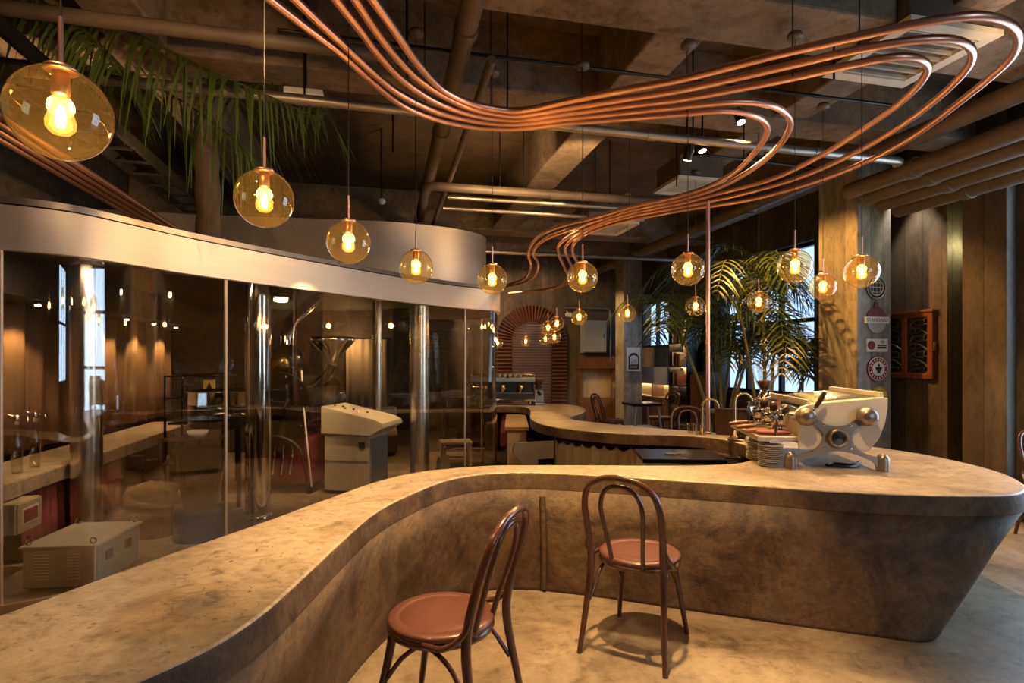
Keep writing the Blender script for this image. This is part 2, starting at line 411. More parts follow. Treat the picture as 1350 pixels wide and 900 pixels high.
# right wall with two windows and a lamp recess
W1 = (6.45, 8.75, .95, 3.06); W2 = (10.35, 11.7, 1.72, 2.72); W3 = (1.7, 3.9, .4, 3.2); RC = (4.40, 4.63)
mb = MB()
mb.bx(A1, A1 + .3, B0, W3[0], 0, CH); mb.bx(A1, A1 + .3, W3[0], W3[1], 0, W3[2]); mb.bx(A1, A1 + .3, W3[0], W3[1], W3[3], CH); mb.bx(A1, A1 + .3, W3[1], RC[0], 0, CH); mb.bx(A1 + .26, A1 + .3, RC[0], RC[1], 0, CH)
mb.bx(A1, A1 + .3, RC[1], W1[0], 0, CH)
mb.bx(A1, A1 + .3, W1[0], W1[1], 0, W1[2]); mb.bx(A1, A1 + .3, W1[0], W1[1], W1[3], CH)
mb.bx(A1, A1 + .3, W1[1], W2[0], 0, CH)
mb.bx(A1, A1 + .3, W2[0], W2[1], 0, W2[2]); mb.bx(A1, A1 + .3, W2[0], W2[1], W2[3], CH)
mb.bx(A1, A1 + .3, W2[1], B1, 0, CH)
S('wall_right', mb, X['wall'])
S('trim_1', MB().bx(A1 - .12, A1 + .01, 3.98, 4.385, 0, CH, .012), X['wall'])
def window(n, along_b, lo, hi, z0, z1, pos, cols, rows, gm=None):
    f = MB(); g = MB()
    w = .055
    def bar(p0, p1, q0, q1):
        if along_b: f.bx(pos + .08, pos + .15, p0, p1, q0, q1)
        else: f.bx(p0, p1, pos - .15, pos - .08, q0, q1)
    for i in range(cols + 1):
        c = lo + (hi - lo) * i / cols; c = min(max(c, lo + w / 2), hi - w / 2); bar(c - w / 2, c + w / 2, z0, z1)
    for j in range(rows + 1):
        c = z0 + (z1 - z0) * j / rows; c = min(max(c, z0 + w / 2), z1 - w / 2); bar(lo, hi, c - w / 2, c + w / 2)
    if along_b: g.bx(pos + .105, pos + .115, lo + .02, hi - .02, z0 + .02, z1 - .02)
    else: g.bx(lo + .02, hi - .02, pos - .115, pos - .105, z0 + .02, z1 - .02)
    fr = S('window_%d' % n, f, X['blackmetal'])
    g.build('pane', gm or (X['pane'] if along_b else X['clear']), fr)
window(1, True, W1[0], W1[1], W1[2], W1[3], A1, 3, 2)
window(2, True, W2[0], W2[1], W2[2], W2[3], A1, 2, 2)
window(4, False, *FW, B0, 3, 2)
window(3, True, W3[0], W3[1], W3[2], W3[3], A1, 3, 3, X['clear'])
# roasting room partition behind the machines
mb = MB().bx(A0, .2, 9.75, 9.85, 0, 3.2)
S('wall_roastery', mb, X['darkwall'])

# ceiling beams
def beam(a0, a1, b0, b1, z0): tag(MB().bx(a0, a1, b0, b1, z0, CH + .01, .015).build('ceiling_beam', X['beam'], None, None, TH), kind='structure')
beam(1.68, 2.02, B0, 8.95, 3.50)
beam(4.85, 5.2, 5.55, B1, 3.52)
beam(-1.75, -1.4, B0, B1, 3.55)
beam(3.3, 3.62, B0, 6.1, 3.55)
beam(A0, A1, 2.78, 3.22, 3.46); beam(A0, A1, 4.25, 4.58, 3.52); beam(A0, A1, 8.72, 9.1, 3.48); beam(A0, A1, 10.4, 10.75, 3.5)
beam(A0, A1, -.6, -.2, 3.5)
# two concrete pillars
def pillar(a0, a1, b0, b1): return tag(MB().bx(a0, a1, b0, b1, 0, CH, .012).build('concrete_pillar', X['pillar'], None, None, TH), kind='structure')
PA, PB = 4.895, 5.02
pillar(PA, PA + .43, PB, PB + .55)
QA, QB = 4.70, 10.5
pillar(QA, QA + .40, QB, QB + .42)

# ------------------------------------------------------------------ pipes and ducts under the ceiling
def rod(name, label, cat, a0, b0, a1, b1, z0, z1, r, m, group=None, ext=None):
    mb = MB(); P, Q = R(a0, b0, z0), R(a1, b1, z1)
    mb.tube([P, Q], r, 14)
    d = (Q - P).normalized(); L = (Q - P).length; k = max(1, int(L / 1.4))
    for i in range(k):                            # pipe couplings
        c = P + d * (L * (i + .5) / k); mb.tube([c - d * .04, c + d * .04], r * 1.18, 14)
    if ext: mb.tube(spl(ext, 4), r, 12)
    o = mb.build(name, m); tag(o, label, cat, group)
    return o
G = 'pipes under the ceiling'
rod('ceiling_pipe', 'thick round painted pipe running away under the ceiling left of the lit concrete coffer', 'pipe', .45, -2, .52, 8.6, 3.38, 3.38, .062, X['pipe'], G)
rod('ceiling_pipe', 'slim dark pipe running away beside the thick painted pipe', 'pipe', .66, 3.4, .70, 8.6, 3.28, 3.28, .028, X['pipe'], G)
rod('conduit', 'long pale conduit crossing the whole ceiling just above the copper bundle', 'pipe', A0 + .02, 4.0, 4.36, 4.1, 3.2, 3.2, .034, X['conduit'], G,
    [R(4.36, 4.1, 3.2), R(4.42, 4.1, 3.2), R(4.46, 4.12, 3.2), R(4.47, 4.18, 3.2)])
rod('conduit', 'pale pipe crossing above the palm at the top left', 'pipe', A0 + .02, 3.45, .2, 3.5, 3.28, 3.28, .04, X['pipe'], G)
rod('ceiling_pipe', 'thickest of three cross pipes below the lit concrete coffer', 'pipe', .55, 5.75, 3.0, 5.75, 3.2, 3.2, .045, X['pipe'], G,
    [R(.55, 5.75, 3.2), R(.46, 5.76, 3.19), R(.43, 5.83, 3.14), R(.43, 5.9, 3.05)])
rod('ceiling_pipe', 'middle slim cross pipe below the lit concrete coffer', 'pipe', .7, 6.1, 3.2, 6.1, 3.2, 3.2, .022, X['conduit'], G)
rod('ceiling_pipe', 'farthest slim cross pipe below the lit concrete coffer', 'pipe', .7, 6.55, 3.2, 6.55, 3.2, 3.2, .022, X['conduit'], G)
rod('air_duct', 'long round tan duct slanting under the ceiling between the two concrete pillars', 'duct', 4.42, 2.2, 4.5, 11.9, 3.36, 3.36, .079, X['pipe'], G)
for i, (a, z, w) in enumerate([(4.62, 3.16, 'highest'), (4.82, 3.11, 'second highest'), (5.02, 3.06, 'third highest'), (5.22, 3.01, 'lowest')]):
    rod('air_duct', w + ' of four parallel round ducts along the right wall', 'duct', a, .5, a, 4.85, z, z, .078, X['pipe'], 'parallel ducts along the right wall')
rod('conduit', 'grey conduit crossing high above the far bar', 'pipe', .9, 8.5, 5.5, 8.5, 3.1, 3.1, .03, X['conduit'], G)
rod('conduit', 'thin conduit linking pendant roses above the near bar', 'pipe', -.6, 3.62, 3.9, 3.62, 3.42, 3.42, .012, X['blackmetal'], G)
rod('conduit', 'thin dark conduit slanting behind the pendant roses on the right', 'pipe', 3.0, 4.9, 4.7, 5.0, 3.42, 3.42, .012, X['blackmetal'], G)
for i, (a, b) in enumerate([(.1, 4.9), (.35, 5.9), (1.2, 5.75), (1.45, 5.75), (2.3, 5.9), (2.6, 6.2), (2.9, 5.2), (3.1, 4.4), (2.4, 4.05), (-.5, 4.05), (.9, 4.05), (2.75, 3.0), (.15, 3.4)]):
    z = 3.2 if i != 12 else 3.05
    o = MB().cyl(R(a, b, z), R(a, b, CH), .007, 8).build('threaded_rod', X['blackmetal'])
    tag(o, 'thin black hanger rod dropping from the concrete ceiling', 'rod', 'hanger rods under the ceiling')
# left slanted copper run: four straight tubes above the glass room
for i, w in enumerate(['left outermost', 'second from left', 'third from left', 'right innermost']):
    a = -2.33 + i * .075
    o = MB().tube([R(a, .6, 2.84), R(a, 6.6, 2.84)], .022, 12).build('copper_pipe', X['copper'])
    tag(o, w + ' of four straight copper pipes behind the large near globe', 'pipe', 'straight copper pipes above the glass room')
o = thing('cable_tray', 'dark metal cable tray above the glass room beside straight copper pipes', 'tray', (0, 0, 0), TH)
MB().bx(-1.98, -1.95, .8, 6.4, 2.95, 3.03).bx(-1.72, -1.69, .8, 6.4, 2.95, 3.03).build('side_rail', X['blackmetal'], o)
for i in range(19): MB().bx(-1.96, -1.71, .95 + i * .3, .98 + i * .3, 2.95, 2.965).build('rung', X['blackmetal'], o)
# air conditioning cassettes and vents
def cassette(a, b, z, w, label):
    t = thing('ceiling_vent', label, 'vent', R(a, b, z), TH, 'ceiling vents')
    MB().bx(-w / 2, w / 2, -w / 2, w / 2, .03, .26, .01).build('housing', X['pipe'], t)
    mb = MB()
    for s in (-1, 1):
        mb.bx(-w / 2 - .03, w / 2 + .03, s * (w / 2 - .05), s * (w / 2 + .03), 0, .035); mb.bx(s * (w / 2 - .05), s * (w / 2 + .03), -w / 2 + .05, w / 2 - .05, 0, .035)
    mb.build('frame', X['cream'], t)
    mb = MB()
    for i in range(7):
        y = -w / 2 + .07 + i * (w - .14) / 6; mb.box((0, y, .02), (w - .1, .012, .03))
    mb.build('grille', X['greypaint'], t)
p = H(1195, 66, 3.45); cassette(p.x * CT + p.y * ST, -p.x * ST + p.y * CT, 3.4, .62, 'large square ceiling cassette above the copper loops at the right')
p = H(795, 304, 3.1); cassette(p.x * CT + p.y * ST, -p.x * ST + p.y * CT, 3.12, .62, 'square pale ceiling vent above the far bar')
p = H(908, 248, 3.3); cassette(p.x * CT + p.y * ST, -p.x * ST + p.y * CT, 3.3, .5, 'square ceiling vent left of the copper vertical tube')
# flat ceiling light box at the left
t = thing('ceiling_fitting', 'flat pale ceiling fitting hung under the crossing conduit behind the palm tip', 'fitting', D(402, 128, 4.0), TH)
MB().box((0, 0, 0), (.26, .2, .05), .012).build('body', X['white'], t)
MB().cyl((0, 0, .02), (0, 0, 4.02 - D(402, 128, 4.0).z), .012, 8).build('hanger', X['blackmetal'], t)
# sprinkler / detector
t = thing('smoke_detector', 'small white detector hanging below the dark ceiling left of the thick pipe', 'detector', D(503, 265, 6.3))
MB().lathe([(.0, -.035), (.03, -.03), (.045, 0), (.03, .025), (0, .03)], 16).build('body', X['white'], t)
MB().cyl((0, 0, .02), (0, 0, CH - D(503, 265, 6.3).z), .012, 8).build('hanger', X['blackmetal'], t)
# track spots
SPOTS = []
def track_spot(u, v, z, label, aim, on=True):
    p = D(u, v, z); t = thing('track_spotlight', label, 'spotlight', p, 0, 'track spotlights')
    d = (Vector(aim) - p).normalized()
    mm = ax((0, 0, 0), -d)
    MB().lathe([(0, -.0), (.034, .0), (.038, .012), (.038, .12), (.03, .135), (0, .135)], 18, mm).build('lamp_body', X['blackmetal'], t)
    MB().lathe([(0, -.004), (.03, -.004), (.03, -.001), (0, -.001)], 18, mm).build('lamp_face', X['spotface'] if on else X['chrome'], t)
    MB().cyl((0, 0, .06), (0, 0, 3.47 - p.z), .009, 8).build('stem', X['blackmetal'], t)
    SPOTS.append((p, d))
track_spot(906, 211, 4.6, 'black spotlight, left one of three beneath the right of the copper bend', (1.2, 5.6, .75))
track_spot(926, 199, 4.6, 'black spotlight, middle one of three right of the copper bend', (2.1, 4.0, .8))
track_spot(977, 161, 4.6, 'brightest spotlight, right one of three by the small copper loop', (2.2, 3.6, .8))

# ------------------------------------------------------------------ back wall: arched louvre shutter, meter box, niche
t = thing('arched_louvre_shutter', 'tall arched red wooden louvre shutter with a sunburst of slats on the back wall', 'shutter', R(3.23, B1, 1.867), TH)
mb = MB(); ro, ri = .80, .455
for i in range(31):
    a = PI * i / 30
    c, s = math.cos(a), math.sin(a)
    m = Matrix.Translation((0, -.05, 0)) @ Matrix.Rotation(-a, 4, 'Y') @ Matrix.Translation(((ro + ri) / 2, 0, 0)) @ Matrix.Rotation(.25, 4, 'X')
    mb.box((0, 0, 0), (ro - ri, .075, .016), m=m)
mb.build('sunburst_slats', X['redwood'], t)
hf = [(r * math.cos(PI * i / 30), r * math.sin(PI * i / 30)) for r, rg_ in ((ro - .01, range(31)), (ri, range(30, -1, -1))) for i in rg_]
MB().prism(hf, 0, .008, Matrix.Rotation(PI / 2, 4, 'X')).build('sunburst_gap_shade', X['ink'], t)  # black panel added as the shade between the slats
for s in (-1, 1):
    mb = MB()
    for i in range(22):
        m = Matrix.Translation((s * (ro + ri) / 2, -.05, -.06 - i * .082)) @ Matrix.Rotation(.5, 4, 'X')
        mb.box((0, 0, 0), (ro - ri, .075, .012), m=m)
    mb.build('side_slats', X['redwood'], t)
mb = MB()
for i in range(38):
    z = .40 - i * .058; w = ri if z < 0 else math.sqrt(max(ri * ri - z * z, .002))
    m = Matrix.Translation((0, -.03, z)) @ Matrix.Rotation(.35, 4, 'X')
    mb.box((0, 0, 0), (2 * w, .055, .008), m=m)
mb.build('centre_blind', X['redwood'], t)
arc = [(ri * math.cos(PI * i / 24), -.06, ri * math.sin(PI * i / 24)) for i in range(25)]
MB().tube([(ri, -.06, -1.8)] + arc + [(-ri, -.06, -1.8)], .016, 8).build('arch_frame', X['darkwood'], t)
mb = MB().prism([(ri * math.cos(PI * i / 24), ri * math.sin(PI * i / 24)) for i in range(25)] + [(-ri, -1.75), (ri, -1.75)], 0, .012, Matrix.Rotation(PI / 2, 4, 'X'))
mb.build('daylight_backing', X['silver'], t)  # pale colour stands in for daylight showing between the blind slats
t = thing('meter_cabinet', 'blue grey metal cabinet hung high on the back wall left of the far pillar', 'cabinet', R(4.36, B1, 1.62), TH)
MB().bx(0, .56, -.2, 0, 0, .72, .01).build('body', X['bluebox'], t)
f = MB().bx(.02, .54, -.215, -.2, .02, .70, .006).build('door', X['bluebox'], t)
MB().bx(.47, .50, -.23, -.215, .33, .42, .004).build('handle', X['chrome'], f)
t = thing('wall_pipe', 'bent steel pipe on the back wall framing the blue grey cabinet', 'pipe', (0, 0, 0))
MB().tube(spl([R(3.95, 12.0, 2.62), R(4.7, 12.0, 2.62), R(5.02, 12.0, 2.6), R(5.04, 12.0, 2.5), R(5.04, 12.0, 1.4)], 5), .022, 10).build('tube', X['conduit'], t)
o = thing('wall_niche_unit', 'brown panelled wall unit with a pale open niche below the blue grey cabinet', 'cabinet', R(4.3, B1, 0), TH)
mb = MB().bx(0, .85, -.12, 0, 0, .62, .004).bx(0, .85, -.12, 0, 1.27, 1.55, .004).bx(0, .06, -.12, 0, .62, 1.27).bx(.79, .85, -.12, 0, .62, 1.27)
mb.build('body', X['brownwood'], o)
MB().bx(.06, .79, -.02, 0, .62, 1.27).build('niche_back', X['beigecloth'], o)
MB().bx(-.02, .87, -.16, 0, 1.27, 1.30, .003).build('ledge', X['brownwood'], o)
t = thing('security_camera', 'small white camera high on the back wall above the meter cabinet', 'camera', R(4.05, B1 - .12, 2.45), TH)
MB().tube([(0, -.1, 0), (0, .1, .02)], .05, 14).build('camera_body', X['white'], t)
MB().cyl((0, .05, .03), (0, .12, .1), .015, 8).build('bracket', X['white'], t)

# right wall: lamp in the recess, carved lattice window
t = thing('wall_lamp', 'small glowing box lamp high in the narrow wall recess at the right', 'lamp', R(A1 + .2, 4.5, 2.66), TH)
MB().box((0, 0, 0), (.08, .1, .07), .01).build('lamp_body', X['white'], t)
MB().box((-.042, 0, 0), (.006, .085, .055), .002).build('diffuser', emission('recess_lamp_glow', (1.0, .93, .55), 9.0), t)
cy0, cy1, cz0, cz1 = 4.74, 5.40, 1.255, 1.965
t = thing('carved_window_panel', 'red brown wooden frame with two black carved lattice leaves on the right wall', 'panel', R(A1, 0, 0), TH)
mb = MB()
for c in (cy0 + .03, (cy0 + cy1) / 2, cy1 - .03): mb.bx(-.06, 0, c - .03, c + .03, cz0, cz1, .006)
mb.bx(-.06, 0, cy0, cy1, cz0, cz0 + .06, .006).bx(-.06, 0, cy0, cy1, cz1 - .06, cz1, .006).bx(-.08, 0, cy0 - .02, cy1 + .02, cz1 - .01, cz1 + .015, .004)
mb.build('frame', wood('frame_wood', (.22, .07, .03), (.14, .042, .018)), t)
for (p0, p1) in ((cy0 + .06, (cy0 + cy1) / 2 - .03), ((cy0 + cy1) / 2 + .03, cy1 - .06)):
    mb = MB(); w = p1 - p0; cc = (p0 + p1) / 2; q0 = -.038
    for k in range(7):
        z = cz0 + .10 + k * .085; s = 1 if k % 2 else -1
        mb.tube(spl([(q0, cc - s * w * .45, z - .05), (q0 - .01, cc - s * w * .1, z + .01), (q0, cc + s * w * .38, z + .02), (q0, cc + s * w * .3, z + .07)], 4), .011, 6)
        mb.tube([(q0 + .008 * math.cos(q), cc + s * w * .2 + .032 * math.cos(q), z + .032 * math.sin(q)) for q in [i * PI / 5 for i in range(10)]], .009, 6, closed=True)
        mb.tube(spl([(q0, cc + s * w * .48, z - .03), (q0 - .008, cc, z - .04), (q0, cc - s * w * .3, z + .03)], 4), .009, 6)
    mb.build('carved_lattice', X['lattice'], t)
MB().bx(-.02, 0, cy0 + .04, cy1 - .04, cz0 + .04, cz1 - .04).build('backing', X['ink'], t)
MB().bx(-.05, -.02, cy0 - .012, cy0, 1.55, 1.65, .003).build('latch', X['brass'], t)

# signs on the near pillar (front face at b = PB)
FM = Matrix.Rotation(PI / 2, 4, 'X')             # sign plane x right, y up -> wall
def disc_poly(r, n=40, k=0, d=0): return [((r + (d if (i % 2) else 0)) * math.cos(2 * PI * i / n), (r + (d if (i % 2) else 0)) * math.sin(2 * PI * i / n)) for i in range(n)]
def text(body, size, m, parent, loc, thick=.002, name='lettering'):
    cu = bpy.data.curves.new('lettering_curve', 'FONT'); cu.body = body; cu.size = size; cu.align_x = 'CENTER'; cu.align_y = 'CENTER'; cu.extrude = thick / 2
    tmp = bpy.data.objects.new('lettering_tmp', cu); COL.objects.link(tmp)
    dg = bpy.context.evaluated_depsgraph_get(); dg.update()
    me = bpy.data.meshes.new_from_object(tmp.evaluated_get(dg))
    me.materials.clear(); me.materials.append(m)
    o = bpy.data.objects.new(name, me); COL.objects.link(o)
    bpy.data.objects.remove(tmp); bpy.data.curves.remove(cu)
    o.parent = parent; o.location = loc; o.rotation_euler = (PI / 2, 0, 0)
    return o
def ring_text(body, r, size, m, parent, y, start, step, name='lettering'):
    allv = MB()
    for i, ch in enumerate(body):
        if ch == ' ': continue
        a = start - i * step
        cu = bpy.data.curves.new('c', 'FONT'); cu.body = ch; cu.size = size; cu.align_x = 'CENTER'; cu.align_y = 'CENTER'; cu.extrude = .001
        tmp = bpy.data.objects.new('t', cu); COL.objects.link(tmp)
        dg = bpy.context.evaluated_depsgraph_get(); dg.update()
        me = bpy.data.meshes.new_from_object(tmp.evaluated_get(dg))
        mm = FM @ Matrix.Translation((r * math.cos(a), r * math.sin(a), 0)) @ Matrix.Rotation(a - PI / 2, 4, 'Z')
        allv.add([v.co.copy() for v in me.vertices], [tuple(p.vertices) for p in me.polygons], False, Matrix.Translation((0, y, 0)) @ mm)
        bpy.data.objects.remove(tmp); bpy.data.curves.remove(cu); bpy.data.meshes.remove(me)
    return allv.build(name, m, parent)
def sign_at(u, v, name, label):
    # ray to the pillar's front face
    t_ = (u - CX) / F; y = PB / (CT - ST * t_); p = D(u, v, y)
    return thing(name, label, 'sign', p, TH, 'signs on the near pillar')
t = sign_at(1154, 379, 'round_badge', 'dark round badge with a pale globe, topmost sign on the near pillar')
MB().prism(disc_poly(.125), 0, .015, FM).build('disc', X['navy'], t)
mb = MB()
for r in (.118, .085): mb.tube([(r * math.cos(2 * PI * i / 36), -.016, r * math.sin(2 * PI * i / 36)) for i in range(36)], .004, 6, closed=True)
for q in (-.05, 0, .05):
    w = math.sqrt(.08 ** 2 - q * q); mb.tube([(-w, -.016, q), (w, -.016, q)], .003, 6); mb.tube([(q * .9, -.016, -w), (q * .9, -.016, w)], .003, 6)
mb.build('globe_emblem', X['silver'], t)
t = sign_at(1154, 422, 'balloon_sign', 'plum and grey balloon shaped sign reading STANDARD on the near pillar')
top = [(.125 * math.cos(a), .125 * math.sin(a)) for a in [PI * i / 24 for i in range(25)] if True]
mb = MB().prism([(.122 * math.cos(PI * i / 24), .02 + .118 * math.sin(PI * i / 24)) for i in range(25)], 0, .02, FM)
mb.prism([(-.035, .12), (.035, .12), (.018, .185), (0, .205), (-.018, .185)], 0, .02, FM); mb.build('plum_top', X['plum'], t)
MB().prism([(.118 * math.cos(PI + PI * i / 24), -.02 + .115 * math.sin(PI + PI * i / 24)) for i in range(25)], 0, .02, FM).build('grey_base', X['silver'], t)
MB().prism([(-.15, -.032), (.15, -.032), (.15, .034), (-.15, .034)], 0, .028, FM).build('name_band', X['paper'], t)
text('STANDARD', .052, X['plum'], t, (0, -.029, 0))
t = sign_at(1155, 455, 'plaque', 'small white rectangular plaque with a round maroon seal on the near pillar')
MB().prism([(-.135, -.068), (.135, -.068), (.135, .068), (-.135, .068)], 0, .016, FM).build('board', X['paper'], t)
mb = MB().prism(disc_poly(.048), .016, .019, FM @ Matrix.Translation((-.078, 0, 0))); mb.build('seal', X['maroonink'], t)
mb = MB().prism([(.0, -.035), (.115, -.035), (.115, -.015), (0, -.015)], .016, .018, FM).prism([(.0, -.008), (.115, -.008), (.115, .006), (0, .006)], .016, .018, FM)
mb.build('text_lines', X['ink'], t)
text('10', .05, X['ink'], t, (.06, -.018, .033))
t = sign_at(1156, 486, 'round_badge', 'maroon and white ringed round badge with a dark mortar emblem on the near pillar')
MB().prism(disc_poly(.135), 0, .015, FM).build('disc', X['maroonink'], t)
MB().prism(disc_poly(.126), .015, .018, FM).build('white_ring', X['paper'], t)
MB().prism(disc_poly(.118), .018, .020, FM).build('lettering_band', X['maroonink'], t)
MB().prism(disc_poly(.078), .020, .023, FM).build('white_centre', X['paper'], t)
MB().prism([(-.045, .02), (.045, .02), (.03, -.015), (.012, -.03), (.03, -.045), (-.03, -.045), (-.012, -.03), (-.03, -.015)], .023, .026, FM).prism([(-.015, .025), (.015, .025), (.008, .055), (-.008, .055)], .023, .026, FM).build('mortar_emblem', X['ink'], t)
mb = MB()
for k in range(18):
    if k in (0, 9): continue
    a = 2 * PI * k / 18; mb.prism([(-.006, -.010), (.006, -.010), (.006, .010), (-.006, .010)], .020, .022, FM @ Matrix.Translation((.098 * math.cos(a), .098 * math.sin(a), 0)) @ Matrix.Rotation(a - PI / 2, 4, 'Z'))
mb.build('ring_lettering', X['paper'], t)
t = sign_at(1157, 524, 'sun_sign', 'yellow toothed sun shaped sign, lowest on the near pillar')
MB().prism(disc_poly(.105, 56, 0, .018), 0, .015, FM).build('disc', X['yellow'], t)
# poster on the far pillar
t_ = (835 - CX) / F; y = QB / (CT - ST * t_)
t = thing('framed_poster', 'white bordered poster with a black arched drawing on the far pillar', 'poster', D(835, 473.5, y), TH)
MB().prism([(-.145, -.235), (.145, -.235), (.145, .235), (-.145, .235)], 0, .02, FM).build('board', X['paper'], t)
mb = MB(); c = .02
mb.prism([(-.115, -.20), (.115, -.20), (.115, .03)] + [(.115 * math.cos(PI * i / 12), .03 + .10 * math.sin(PI * i / 12)) for i in range(1, 12)] + [(-.115, .03)], c, c + .002, FM); mb.build('black_arch', X['ink'], t)
mb = MB().prism([(-.085, -.10), (.085, -.10), (.085, .02)] + [(.085 * math.cos(PI * i / 12), .02 + .06 * math.sin(PI * i / 12)) for i in range(1, 12)] + [(-.085, .02)], c + .002, c + .004, FM)
for k in range(9):
    a = PI * (k + 1) / 10; mb.prism([(-.009, -.012), (.009, -.012), (.009, .012), (-.009, .012)], c + .002, c + .004, FM @ Matrix.Translation((.1 * math.cos(a), .045 + .105 * math.sin(a), 0)) @ Matrix.Rotation(a - PI / 2, 4, 'Z'))
mb.build('white_drawing', X['paper'], t)
mb = MB()
for (x, z, r) in ((-.04, -.06, .03), (.03, -.05, .035), (0, -.02, .022), (.05, .0, .016), (-.05, .01, .014)): mb.prism(disc_poly(r, 12), c + .004, c + .006, FM @ Matrix.Translation((x, z, 0)))
mb.build('picture', X['silver'], t)
mb = MB()
for k in range(6): mb.prism([(-.07 + k * .025, -.17), (-.055 + k * .025, -.17), (-.055 + k * .025, -.13), (-.07 + k * .025, -.13)], c + .002, c + .005, FM)
mb.build('caption_lettering', X['silver'], t)
t = thing('wall_unit', 'small grey box lamp high on the far pillar', 'lamp', R(QA + .42, QB - .05, 2.72), TH)
MB().box((0, 0, 0), (.25, .1, .09), .01).build('body', X['skyblue'], t)
# ------------------------------------------------------------------ the concrete bar
TOPZ = .75
PAIR = [((-1.75, -.05), (-1.90, .05)), ((-1.42, .38), (-1.57, .48)), ((-1.15, .75), (-1.29, .83)), ((-.95, 1.05), (-1.08, 1.12)), ((-.823, 1.235), (-.95, 1.31)),
        ((-.74, 1.38), (-.87, 1.44)), ((-.694, 1.55), (-.82, 1.6)), ((-.676, 1.80), (-.80, 1.83)), ((-.66, 2.2), (-.775, 2.21)), ((-.622, 2.665), (-.715, 2.67)),
        ((-.508, 3.05), (-.60, 3.09)), ((-.343, 3.39), (-.39, 3.44)), ((-.118, 3.545), (-.13, 3.585)), ((.118, 3.57), (.12, 3.59)), ((.352, 3.525), (.35, 3.535)),
        ((.68, 3.43), (.68, 3.43)), ((.997, 3.32), (.99, 3.31)), ((1.38, 3.18), (1.36, 3.175)), ((1.72, 3.045), (1.68, 3.06)), ((2.06, 2.965), (1.98, 2.96)),
        ((2.40, 2.94), (2.12, 2.925)), ((2.62, 2.97), (2.21, 2.95)), ((2.76, 3.06), (2.27, 3.04)), ((2.90, 3.22), (2.35, 3.22)), ((3.04, 3.5), (2.5, 3.5)),
        ((3.10, 3.85), (2.6, 3.85)), ((3.07, 4.27), (2.65, 4.2)), ((2.85, 4.75), (2.5, 4.65)), ((2.4, 5.2), (2.2, 5.12)), ((1.9, 5.58), (1.85, 5.52)),
        ((1.39, 5.97), (1.36, 5.93)), ((.98, 6.4), (.95, 6.36)), ((.735, 6.73), (.70, 6.73)), ((.74, 7.1), (.70, 7.12)), ((.9, 7.5), (.85, 7.55)), ((1.05, 8.1), (.97, 8.1)),
        ((1.06, 8.55), (.97, 8.55)), ((.92, 9.0), (.87, 8.95)), ((.6, 9.25), (.6, 9.2)), ((.2, 9.35), (.2, 9.3)), ((-.4, 9.4), (-.4, 9.35)), ((-.9, 9.4), (-.9, 9.35))]
INN = [(-.9, 8.85), (-.5, 8.85), (-.18, 8.83), (.08, 8.78), (.21, 8.55), (.255, 8.15), (.24, 7.5), (.225, 6.85), (.30, 6.35), (.42, 6.05), (.57, 5.83), (.8, 5.62),
       (1.0, 5.49), (1.3, 5.40), (1.61, 5.32), (1.83, 5.16), (1.93, 4.86), (1.90, 4.45), (1.74, 4.08), (1.50, 3.86), (1.14, 3.80), (.76, 3.80), (.38, 3.81), (.127, 3.81),
       (-.127, 3.80), (-.37, 3.71), (-.595, 3.57), (-.775, 3.32), (-.9, 3.0), (-1.10, 2.42), (-1.28, 1.96), (-1.41, 1.567), (-1.53, 1.3), (-1.76, .85), (-2.05, .35), (-2.35, -.05)]
oT = spl([(a[0], a[1], 0) for a, b in PAIR], 4); oB = spl([(b[0], b[1], 0) for a, b in PAIR], 4); iT = spl([(p[0], p[1], 0) for p in INN], 4)
def off2(path, d):                                # offset a 2-D path to its left by d
    o = []
    for i, p in enumerate(path):
        t = (path[min(i + 1, len(path) - 1)] - path[max(i - 1, 0)]).normalized(); o.append(Vector((p.x - t.y * d, p.y + t.x * d, 0)))
    return o
loop = oT + iT
ctr = off2(oT, .010) + off2(iT, .010)             # both runs keep the slab on their left
def lift(path, z): return [Vector((p.x, p.y, z)) for p in path]
SLAB = .645
bar = thing('bar_counter', 'long curving concrete bar counter sweeping from the foreground round to the far bar', 'bar counter', (-.66, 2.2, 0))
off = Vector((.66, -2.2, 0))
mb = MB()
n = len(loop)
rings = [lift(ctr, TOPZ), lift([a.lerp(b, .3) for a, b in zip(ctr, loop)], TOPZ - .0015), lift([a.lerp(b, .85) for a, b in zip(ctr, loop)], TOPZ - .006), lift(loop, TOPZ - .016), lift(loop, SLAB)]
mb.loft([[p + off for p in r] for r in rings], True, False, True)
mb.add([p + off for p in rings[0]], [tuple(range(n))], False); mb.add([p + off for p in rings[-1]], [tuple(reversed(range(n)))], False)
slab = mb.build('worktop', X['top'], bar)
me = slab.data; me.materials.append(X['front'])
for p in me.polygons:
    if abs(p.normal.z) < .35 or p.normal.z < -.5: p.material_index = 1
# front body below the worktop, leaning in at the foreground and the right tip
nO = len(oT); topb = off2(oT, .0015)
top_in = off2(oT, .13); bot_in = off2(oB, .13)
rg = []
for i in range(nO):
    a = oT[i].copy(); b = oB[i].copy()
    pts = []
    for k, (z, f) in enumerate([(SLAB, .004), (.45, .31), (.25, .61), (.06, .93), (.02, .985), (0, 1.06)]):
        p = a.lerp(b, f); pts.append(Vector((p.x, p.y, z)))
    ti, bi = top_in[i], bot_in[i]
    pts[0] = Vector((topb[i].x, topb[i].y, SLAB)); pts[1] = pts[1] + (topb[i] - a)
    pts += [Vector((bi.x, bi.y, 0)), Vector((ti.x, ti.y, SLAB))]
    rg.append([p + off for p in pts])
mb = MB(); mb.loft(rg, True, True, True)
mb.build('front', X['front'], bar)
